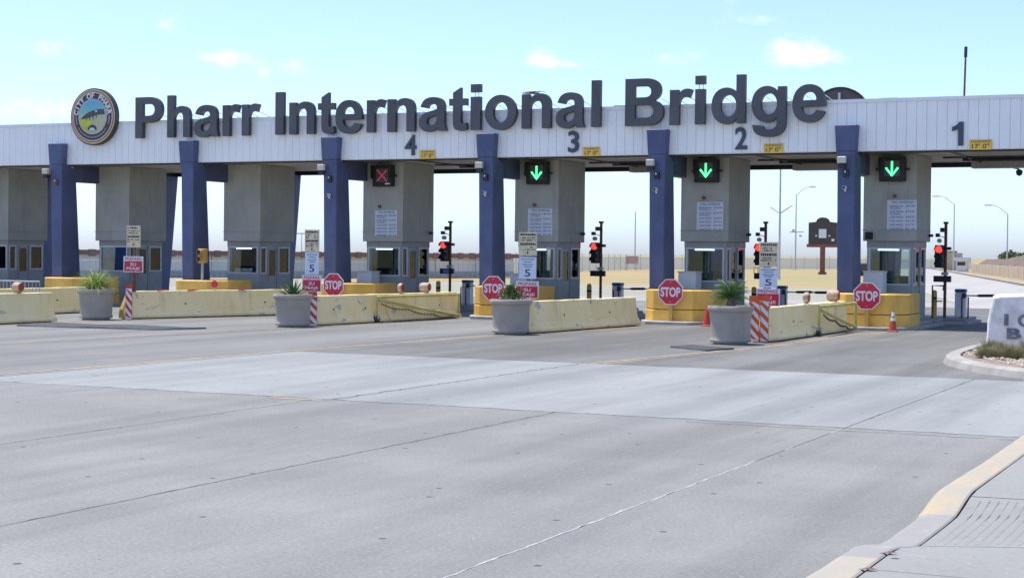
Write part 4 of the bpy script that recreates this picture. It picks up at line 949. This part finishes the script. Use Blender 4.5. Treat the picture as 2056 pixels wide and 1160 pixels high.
o = tag(MB().tube([(CX[6]+1.78, 4.2, .2), (CX[6]+1.78, 4.2, 1.25), (CX[6]+2.12, 4.2, 1.25), (CX[6]+2.12, 4.2, 1.1)], .026).tube([(CX[6]+1.78, 4.2, .75), (CX[6]+2.1, 4.2, .75)], .02).obj('hand_rail', m_rust), 'rusty handrail at the foot of the signal pole right of booth 1', 'handrail')
tag(MB().box(-8.9, -7.95, 8.2, 8.6, 0, .16).obj('wheel_stop', m_isl, bevel=.02), 'low grey concrete kerb block in lane 1 behind the pipe guard', 'kerb block')

# ------------------------------------------------------------------ planters and plants
def planter(x, y, lb):
    o = thing('planter', 'round grey concrete planter '+lb, 'planter', (x, y, 0), 'round concrete planters')
    MB().lathe([(.40, 0), (.42, .05), (.485, .055), (.50, .10), (.482, .14), (.478, .2), (.485, .45), (.498, .70), (.505, .78)], 40).obj('body', m_planter, o, smooth=True)
    MB().lathe([(.506, .781), (.545, .80), (.565, .84), (.562, .89), (.545, .925), (.50, .93), (.47, .88), (.46, .82)], 40).obj('rim', m_planter, o, smooth=True)
    MB().lathe([(.462, .80), (.462, .84), (.30, .87), (.02, .88)], 28).obj('soil', m_soil, o)
    return o
PL = [(-32.75, -9.70, 'holding a tall lime green grassy plant'), (-25.45, -10.1, 'holding a dark spiky agave'), (-18.62, -10.15, 'holding a low bushy green plant'), (-12.23, -11.2, 'holding a feathery green palm')]
for a in PL: planter(*a)
def blade(mb, base, az_, tilt, L, wd, droop, n=5, fold=.25):
    """curved leaf blade"""
    p = Vector(base); th = tilt; dv = Vector((math.cos(az_), math.sin(az_), 0)); sd = Vector((-math.sin(az_), math.cos(az_), 0)); v = []; f = []
    for k in range(n+1):
        t_ = k/n; wk = wd*(1-t_**1.6)*(.6+.4*min(1, t_*4))
        v += [p+sd*wk/2, p-Vector((0, 0, wk*fold)), p-sd*wk/2]
        d = dv*math.cos(th)+Vector((0, 0, math.sin(th))); p = p+d*(L/n); th -= droop/n
    for k in range(n):
        a = k*3; f += [(a, a+1, a+4, a+3), (a+1, a+2, a+5, a+4)]
    mb.add(v, f)
rn = random.Random(3)
# lime grassy plant
o = thing('grassy_plant', 'tall lime green grassy plant in the leftmost planter', 'plant', (-32.75, -9.70, .87)); mb = MB()
for k in range(520):
    a = rn.uniform(0, 6.283); r_ = rn.uniform(0, .16); blade(mb, (r_*math.cos(a), r_*math.sin(a), 0), a+rn.gauss(0, .3), R(rn.uniform(30, 88)), rn.uniform(.58, .98), .018, R(rn.uniform(30, 130)), 6)
mb.obj('leaves', m_leaflime, o)
mb = MB()
for k in range(26):
    a = rn.uniform(0, 6.28); mb.tube([(.05*math.cos(a), .05*math.sin(a), 0), (.1*math.cos(a), .1*math.sin(a), rn.uniform(.3, .55))], .008, 4)
mb.obj('stems', m_leafolive, o)
# agave
o = thing('agave', 'dark green spiky agave in the second planter', 'plant', (-25.45, -10.1, .86)); mb = MB()
for k in range(46):
    a = k*2.399; blade(mb, (.03*math.cos(a), .03*math.sin(a), 0), a, R(12+70*(k/46)), rn.uniform(.46, .64), .075, R(rn.uniform(-5, 25)), 5, .35)
mb.obj('leaves', m_leafdark, o)
# low bush
o = thing('low_bush', 'low bushy dark green plant in the third planter', 'plant', (-18.62, -10.15, .86)); mb = MB()
for k in range(520):
    a = rn.uniform(0, 6.283); ph = R(rn.uniform(5, 90)); rad = rn.uniform(.12, .34); b = (rad*math.cos(ph)*math.cos(a)*1.15, rad*math.cos(ph)*math.sin(a)*1.15, rad*math.sin(ph)*1.2)
    blade(mb, b, a+rn.gauss(0, .6), ph+rn.gauss(0, .5), rn.uniform(.08, .15), .045, R(rn.uniform(0, 70)), 3)
mb.obj('leaves', m_leafdark, o)
# palm
o = thing('sago_palm', 'feathery dark green palm in the rightmost planter', 'plant', (-12.23, -11.2, .86))
MB().lathe([(.10, 0), (.12, .08), (.09, .2), (.03, .25)], 12).obj('trunk', m_wood, o)
for k in range(44):
    az_ = k*2.399+rn.gauss(0, .15); tl = R(rn.uniform(18, 86)); L = rn.uniform(.48, .66); dr = R(rn.uniform(45, 95)); mb = MB()
    p = Vector((0, 0, .2)); th = tl; dv = Vector((math.cos(az_), math.sin(az_), 0)); n = 22; pts = [p.copy()]
    for q in range(n):
        d = dv*math.cos(th)+Vector((0, 0, math.sin(th))); p = p+d*L/n; th -= dr/n; pts.append(p.copy())
        if q > 2:
            ll = .19*math.sin(math.pi*(.12+.85*q/n))
            for s in (-1, 1): blade(mb, p, az_+s*1.05, th*.6+R(25), ll, .014, R(35), 2, .2)
    mb.tube(pts[::3], .006, 4); mb.obj('frond', m_leafmid if k % 3 else m_leafdark, o)

# ------------------------------------------------------------------ mats on the road
def mat_obj(pts, lb, h=.05):
    mb = MB(); cx_ = sum(p[0] for p in pts)/len(pts); cy_ = sum(p[1] for p in pts)/len(pts); n = len(pts)
    low = [(x, y, .004) for x, y in pts]; mid = [(x+(cx_-x)*.01, y+(cy_-y)*.03, h*.75+.01*math.sin(x*2.1)) for x, y in pts]; up_ = [(x+(cx_-x)*.06, y+(cy_-y)*.16, h+.012*math.sin(x*1.7)) for x, y in pts]
    mb.loft([low, mid, up_]); o = mb.obj('road_plate', m_rubber, smooth=False); tag(o, lb, 'road plate', 'dark plates on the road')
def edge_pts(c, n=10):
    out = []
    for (ax, ay), (bx, by) in zip(c, c[1:]+c[:1]):
        for k in range(n): out.append((ax+(bx-ax)*k/n+rn.gauss(0, .015), ay+(by-ay)*k/n+rn.gauss(0, .02)))
    return out
mat_obj(edge_pts([(-31.6, -14.45), (-27.2, -14.05), (-26.6, -12.6), (-31.75, -12.75)]), 'long dark rubber plate on the road at the left')
mat_obj(edge_pts([(-12.95, -13.5), (-11.75, -14.5), (-11.4, -13.5), (-12.7, -12.5)]), 'small dark rubber plate before the palm planter', .045)

# ------------------------------------------------------------------ median island, stone sign
ip = [(-6.62, -6.5), (-6.62, -12.6), (-6.55, -14.3), (-6.35, -15.5), (-6.0, -16.6), (-5.3, -18.0), (-4.3, -19.2), (-3.0, -20.0), (-1.2, -20.5), (1.0, -20.3), (2.5, -19), (3, -6.5)]
def sm(poly):
    out = []
    for a, b in zip(poly, poly[1:]+poly[:1]): out += [(a[0]*.75+b[0]*.25, a[1]*.75+b[1]*.25), (a[0]*.25+b[0]*.75, a[1]*.25+b[1]*.75)]
    return out
ip = sm(ip)
def shrink(poly, d):
    out = []; n = len(poly)
    for i in range(n):
        a, b, c = Vector(poly[i-1]), Vector(poly[i]), Vector(poly[(i+1) % n]); t_ = (c-a).normalized(); out.append((b.x-t_.y*d, b.y+t_.x*d))
    return out
md = thing('median_island', 'kerbed gravel island at the right edge with the stone sign', 'traffic island', (0, 0, 0))
i1, i2, i3 = shrink(ip, .05), shrink(ip, .10), shrink(ip, .34)
MB().loft([[(x, y, .0) for x, y in ip], [(x, y, .12) for x, y in i1], [(x, y, .15) for x, y in i2], [(x, y, .155) for x, y in i3], [(x, y, .09) for x, y in i3]], caps=False).obj('kerb', m_kerbplain, md)
MB().add([(x, y, .10) for x, y in i3], [tuple(range(len(i3)))]).obj('gravel_bed', m_gravelbed, md)
gs = MB()
for k in range(2600):
    x = rn.uniform(-6.3, -2.8); y = rn.uniform(-19.4, -8.0)
    if x < -6.22 or (x+3.3)*1.0+(y+18.9)*.9 < -2.5+.0*x and y < -14 and (x < -6.2+(-14.3-y)*.42): continue
    if y < -14.3 and x < -6.15+(-14.3-y)*.50: continue
    r_ = rn.uniform(.025, .06); a = [rn.uniform(.6, 1.2) for _ in range(6)]
    gs.add([(x+r_*a[0], y, .11+r_*.3), (x, y+r_*a[1], .11+r_*.3), (x-r_*a[2], y, .11+r_*.3), (x, y-r_*a[3], .11+r_*.3), (x+rn.uniform(-.01, .01), y, .11+r_*a[4])], [(0, 1, 4), (1, 2, 4), (2, 3, 4), (3, 0, 4)])
o = gs.obj('gravel', m_gravel, md); o['kind'] = 'stuff'
ss = thing('stone_sign', 'rough white stone sign slab with dark letters at the right picture edge', 'stone sign', (-6.22, -11.0, .10))
sb = MB(); rg = []
pz = [(0.0, 0), (.02, .25), (.03, .6), (.10, 1.0), (.14, 1.17), (.25, 1.21), (.9, 1.24), (1.8, 1.26), (2.8, 1.22), (3.3, 1.1), (3.4, .5), (3.42, 0)]
front = [(x+rn.gauss(0, .012), rn.gauss(0, .02), z) for x, z in pz]; mid1 = [(x+(1.7-x)*-.008, .08, z+(.0 if z < .01 else .02)) for x, z in pz]; back = [(x+(1.7-x)*.02, .45, z*.98) for x, z in pz]
sb.loft([[(x+(1.7-x)*.03, -.03, z*.97) for x, z in pz], front, [(x, y_+.0, z) for x, y_, z in mid1], back]); sb.obj('slab', m_stone, ss, bevel=.02)
mb = MB(); put_text_box(mb, 'i', .40, .50, -.045, .53, .79, ext=.012, off=.03); put_text_box(mb, 'C', .70, 1.0, -.045, .50, .80, ext=.012, off=.03); put_text_box(mb, 'B', .47, .78, -.045, .22, .47, ext=.012, off=.04)
mb.obj('letter', M('stone_letter', (.17, .17, .19), .6, .3, 8), ss)
for k, (x, y, s, lb) in enumerate(((-5.72, -13.2, 1.1, 'left olive grass tuft at the foot of the stone sign'), (-5.33, -14.1, 1.0, 'nearest olive grass tuft before the stone sign'), (-4.85, -13.6, 1.35, 'olive grass tuft cut off by the right picture edge'), (-5.05, -15.1, 1.0, 'lowest olive grass tuft nearest the island kerb'), (-5.55, -14.9, .85, 'small olive grass tuft left of the nearest one'))):
    o = thing('grass_tuft', lb, 'grass tuft', (x, y, .10), 'grass tufts on the gravel island'); mb = MB()
    for q in range(900):
        a = rn.uniform(0, 6.283); r_ = rn.uniform(0, .2); blade(mb, (r_*math.cos(a), r_*math.sin(a), 0), a+rn.gauss(0, .3), R(rn.uniform(30, 88)), s*rn.uniform(.22, .38), .010, R(rn.uniform(5, 60)), 4)
    mb.obj('leaves', m_leafolive, o)
for k, (x, y, lb) in enumerate(((-2.40, -31.9, 'brown dead leaf on the kerb joint farthest away'), (-2.42, -38.6, 'brown dead leaf on the kerb joint in the middle'), (-2.41, -39.25, 'brown dead leaf on the nearest kerb joint'))):
    tag(MB().add([(x-.06, y-.02, .141), (x, y-.03, .150), (x+.07, y+.01, .143), (x+.01, y+.03, .151), (x-.03, y+.02, .143)], [(0, 1, 3, 4), (1, 2, 3)]).obj('dead_leaf', m_twig), lb, 'leaf', 'dead leaves')

# ------------------------------------------------------------------ far background
def polefix(name, x, y, h, lb, arm=None, r=.12):
    o = thing(name, lb, 'light pole', (x, y, -.05), 'far light poles'); MB().tube([(0, 0, 0), (0, 0, h)], [r, r*.6], 8).obj('pole', m_pole, o)
    if arm:
        MB().tube([(0, 0, h-.1), (arm*.6, 0, h+abs(arm)*.45), (arm, 0, h+abs(arm)*.55)], .07, 6).obj('arm', m_pole, o); MB().box(min(arm, arm*1.45), max(arm, arm*1.45), -.16, .16, h+abs(arm)*.5, h+abs(arm)*.5+.18).obj('lamp_head', m_pole, o)
    return o
o = polefix('light_pole', -43.4, 102, 14.5, 'tall pale pole rising behind the lane between booths 2 and 1')
MB().tube([(-.9, 0, 6.8), (0, 0, 6.2), (1.2, 0, 7.0)], .06, 6).obj('bracket', m_pole, o)
polefix('light_pole', -85.7, 174.8, 8.4, 'plain thin pole seen between booths 3 and 2')
o = polefix('light_pole', -73, 215, 12.3, 'far cobra-head light pole with right arm beside the brown board', 2.2, .14); MB().box(-1.0, 1.3, -.1, .1, 6.1, 6.25).box(-.6, -.2, -.1, .1, 6.25, 6.6).box(.6, 1.0, -.1, .1, 5.4, 5.7).obj('bracket', m_pole, o)
polefix('light_pole', -53, 245, 11.6, 'light pole with left arm near the tan pylon', -2.6, .14)
polefix('light_pole', -42, 232, 9.6, 'rightmost far light pole with left arm above the tan wall', -2.6, .14)
polefix('light_pole', -88, 82, 4.2, 'thin pale pole left of the sign post at the second planter', None, .06)
o = polefix('light_pole', -95, 100, 4.1, 'far T-shaped lamp above the second sign post', None, .06); MB().box(-.7, .7, -.1, .1, 4.0, 4.12).obj('lamp_head', m_pole, o)

bb = thing('brown_board', 'dark brown board with arched top on a brick-red post', 'board sign', (-52.2, 152, -.05))
MB().box(-.28, .28, -.2, .2, 0, 3.6).obj('post', m_brick, bb); MB().box(-.45, .45, -.3, .3, 0, .3).obj('footing', m_brick, bb)
pts = [(-1.75, 3.6), (1.75, 3.6), (1.75, 6.4), (.8, 6.5)]+[(.8*math.cos(R(i*18)), 6.5+.55*math.sin(R(i*18))) for i in range(1, 10)]+[(-.8, 6.5), (-1.75, 6.4)]
MB().plate(pts, -.25, .25).obj('panel', m_brown, bb); MB().box(-1.95, 1.95, -.32, .32, 3.35, 3.75).obj('ledge', m_brick, bb)
MB().box(-.45, .5, -.27, -.255, 4.5, 5.6).obj('notice', m_white, bb); MB().box(-.9, -.65, -.27, -.255, 4.7, 4.85).box(.75, 1.0, -.27, -.255, 4.7, 4.85).box(1.15, 1.5, -.27, -.255, 4.1, 4.4).obj('print', m_white, bb)

# boundary fence
fe = thing('boundary_fence', 'long chain-link boundary fence beyond the lanes', 'fence', (0, 0, 0))
fp = [(-69, 84), (-74, 104), (-86, 172), (-78, 222), (-66, 262), (-58, 292)]; ps = MB(); ms = MB(); rl = MB()
for (ax, ay), (bx, by) in zip(fp[:-1], fp[1:]):
    L = math.hypot(bx-ax, by-ay); n = int(L/4.0)
    for k in range(n+1):
        x, y = ax+(bx-ax)*k/n, ay+(by-ay)*k/n; ps.tube([(x, y, -.08), (x, y, 2.2)], .05, 5)
    ms.add([(ax, ay, 0), (bx, by, 0), (bx, by, 1.75), (ax, ay, 1.75)], [(0, 1, 2, 3)]); rl.tube([(ax, ay, 1.76), (bx, by, 1.76)], .035, 5).tube([(ax, ay, 2.15), (bx, by, 2.15)], .015, 4)
ps.obj('post', m_pole, fe); ms.obj('chain_link', m_mesh, fe); rl.obj('rail', m_pole, fe)

# low building with red roof edge on the left
ax, ay, bx, by = -92, 33, -63.5, 86; L = math.hypot(bx-ax, by-ay); ang = math.atan2(by-ay, bx-ax)
lb_ = thing('low_building', 'long low white building with red-brown roof edge behind the left lanes', 'building', (ax, ay, 0), rz=ang)
n = 14; pwid = L/n
for k in range(n):
    MB().box(k*pwid+.05, (k+1)*pwid-.05, 0, .2, .5, 1.72).obj('wall_panel', m_wallw, lb_)
MB().box(0, L, .05, 4, 0, .5).box(0, L, .1, 4, .5, 1.7).obj('wall', M('far_wall_grey', (.42, .42, .40), .8), lb_)
rfm = MB().box(-.3, L+.3, -.5, 4.4, 1.72, 2.08)
rfm.obj('roof', m_roofred, lb_); sc_ = MB()
for k in range(46): sc_.box(k*L/46, k*L/46+.55, -.55, -.45, 1.60, 2.13)
sc_.obj('roof_trim', m_roofred, lb_)['kind'] = 'stuff'
bf = MB()
for k in range(120): bf.tube([(k*L/120, -2, 0), (k*L/120, -2, 1.35)], .02, 4)
bf.tube([(0, -2, 1.3), (L, -2, 1.3)], .025, 4); o = bf.obj('picket_fence', m_galv); o.location = (ax, ay, 0); o.rotation_euler.z = ang
tag(o, 'dark picket fence in front of the low white building', 'fence')

# right: tan wall, brown bank, pylon, white hut
wl = thing('tan_wall', 'long tan masonry wall along the far road at the right', 'wall', (0, 0, 0))
q0, q1 = Vector((-22.3, 118)), Vector((-45.0, 216)); nseg = 16
for k in range(nseg):
    a = q0.lerp(q1, k/nseg); b = q0.lerp(q1, (k+.96)/nseg)
    MB().add([(a.x, a.y, -.08), (b.x, b.y, -.08), (b.x+.5, b.y, -.08), (a.x+.5, a.y, -.08), (a.x, a.y, 1.25), (b.x, b.y, 1.25), (b.x+.5, b.y, 1.25), (a.x+.5, a.y, 1.25)],
             [(0, 3, 2, 1), (4, 5, 6, 7), (0, 1, 5, 4), (1, 2, 6, 5), (2, 3, 7, 6), (3, 0, 4, 7)]).obj('wall_panel', m_tanwall, wl)
bk = MB(); rings = []
for k in range(25):
    t_ = k/24; a = q0.lerp(q1, t_*.98+.01); h = 2.0+.55*math.sin(math.pi*min(1, t_*1.6)) if t_ > .05 else 1.6; h += rn.uniform(-.05, .05)
    rings.append([(a.x+.7, a.y, -.08), (a.x+.75, a.y, 1.1), (a.x+2.2, a.y, h), (a.x+7, a.y, h+.1), (a.x+12, a.y, -.08)])
bk.loft(rings); o = bk.obj('brown_bank', m_brownnet); tag(o, 'brown earth bank behind the tan wall at the right', 'bank')
py = thing('tan_pylon', 'tall tan block pylon at the end of the far road', 'pylon', (-54.5, 250, -.05)); MB().box(-1.2, 1.0, -1, 1, 0, 3.3).obj('shaft', m_tanwall, py); MB().box(-1.3, 1.1, -1.1, 1.1, 3.3, 3.45).obj('cap', m_brownnet, py); MB().box(1.0, 2.0, -.9, .9, 0, 3.1).obj('side_block', m_roof, py)
ht = thing('white_hut', 'small white flat-roofed hut at the end of the tan wall', 'hut', (-48.2, 226, -.05)); MB().box(-.8, .9, -1, 1, 0, 1.75).obj('wall', m_wallw, ht); MB().box(-1.1, 1.2, -1.3, 1.3, 1.75, 2.3).obj('roof', m_wallw, ht); MB().box(-.6, .7, -1.01, -1.0, 1.0, 1.6).obj('opening', m_brown, ht)
# trees beyond the wall
def far_tree(x, y, h, wd, lb):
    o = thing('far_tree', lb, 'tree', (x, y, -.05), 'far trees behind the wall'); MB().tube([(0, 0, 0), (.1, 0, h*.6)], [.14, .06], 6).obj('trunk', m_wood, o); mb = MB()
    for k in range(500):
        d = Vector((rn.gauss(0, 1), rn.gauss(0, 1), rn.gauss(0, 1))).normalized()*rn.uniform(.4, 1); p = Vector((d.x*wd/2, d.y*wd/2, h*.62+d.z*h*.36)); s = .16
        a = Vector((rn.gauss(0, s), rn.gauss(0, s), rn.gauss(0, s))); b = Vector((rn.gauss(0, s), rn.gauss(0, s), rn.gauss(0, s))); mb.add([p-a, p+b, p+a, p-b], [(0, 1, 2, 3)])
    mb.obj('crown', m_treeleaf, o)
for k, (x, y, h, wd) in enumerate(((-42.5, 238, 3.6, 4), (-38.5, 232, 3.3, 4.5), (-33, 215, 3.0, 5), (-30, 200, 2.7, 5), (-26, 180, 2.6, 5), (-22, 160, 2.6, 5))):
    far_tree(x, y, h, wd, ['green tree right of the tan pylon', 'second green tree from the tan pylon behind the bank', 'third green tree from the pylon behind the bank', 'fourth tree from the pylon, low over the bank', 'fifth tree from the pylon, low over the bank', 'tree behind the bank nearest the right edge'][k])
# odds and ends beyond the lanes
o = thing('folding_sign', 'small red and white sign board on legs by the far fence', 'sign', (-83.5, 168, -.05)); MB().box(-.9, .9, -.03, .03, .9, 2.0).obj('board', M('pale_red', (.55, .35, .30), .7), o); MB().tube([(-.7, 0, 0), (-.7, 0, .9)], .05, 5).tube([(.7, 0, 0), (.7, 0, .9)], .05, 5).objs('leg', m_galv, o)
for k, (x, y) in enumerate(((-56.5, 140), (-60, 150), (-52, 130), (-35, 62), (-48.5, 118))):
    o = thing('yellow_post', ['yellow guard hoop left of the brown board', 'yellow guard hoop farthest left of the brown board', 'yellow guard hoop just before the brown board', 'nearest yellow guard hoop beyond the lane between booths 2 and 1', 'yellow guard hoop right of the brown board'][k], 'guard hoop', (x, y, -.04), 'far yellow guard hoops')
    MB().tube([(-.35, 0, 0), (-.35, 0, .95), (.35, 0, .95), (.35, 0, 0)], .09, 6).obj('pipe', m_yelpost, o)
o = thing('parked_truck', 'far dark vehicle with orange load seen beside the rightmost blue column', 'truck', (-44.0, 142, -.04)); MB().box(-1.6, 1.4, -1, 1, .5, 1.5).obj('body', m_brown, o, bevel=.1); MB().box(.2, 1.3, -.9, .9, 1.5, 2.0).obj('cab', m_cone, o, bevel=.1)
for x in (-1, .9): MB().cyly(-1.05, 1.05, x, .4, .4, 14).obj('wheel', m_black, o)
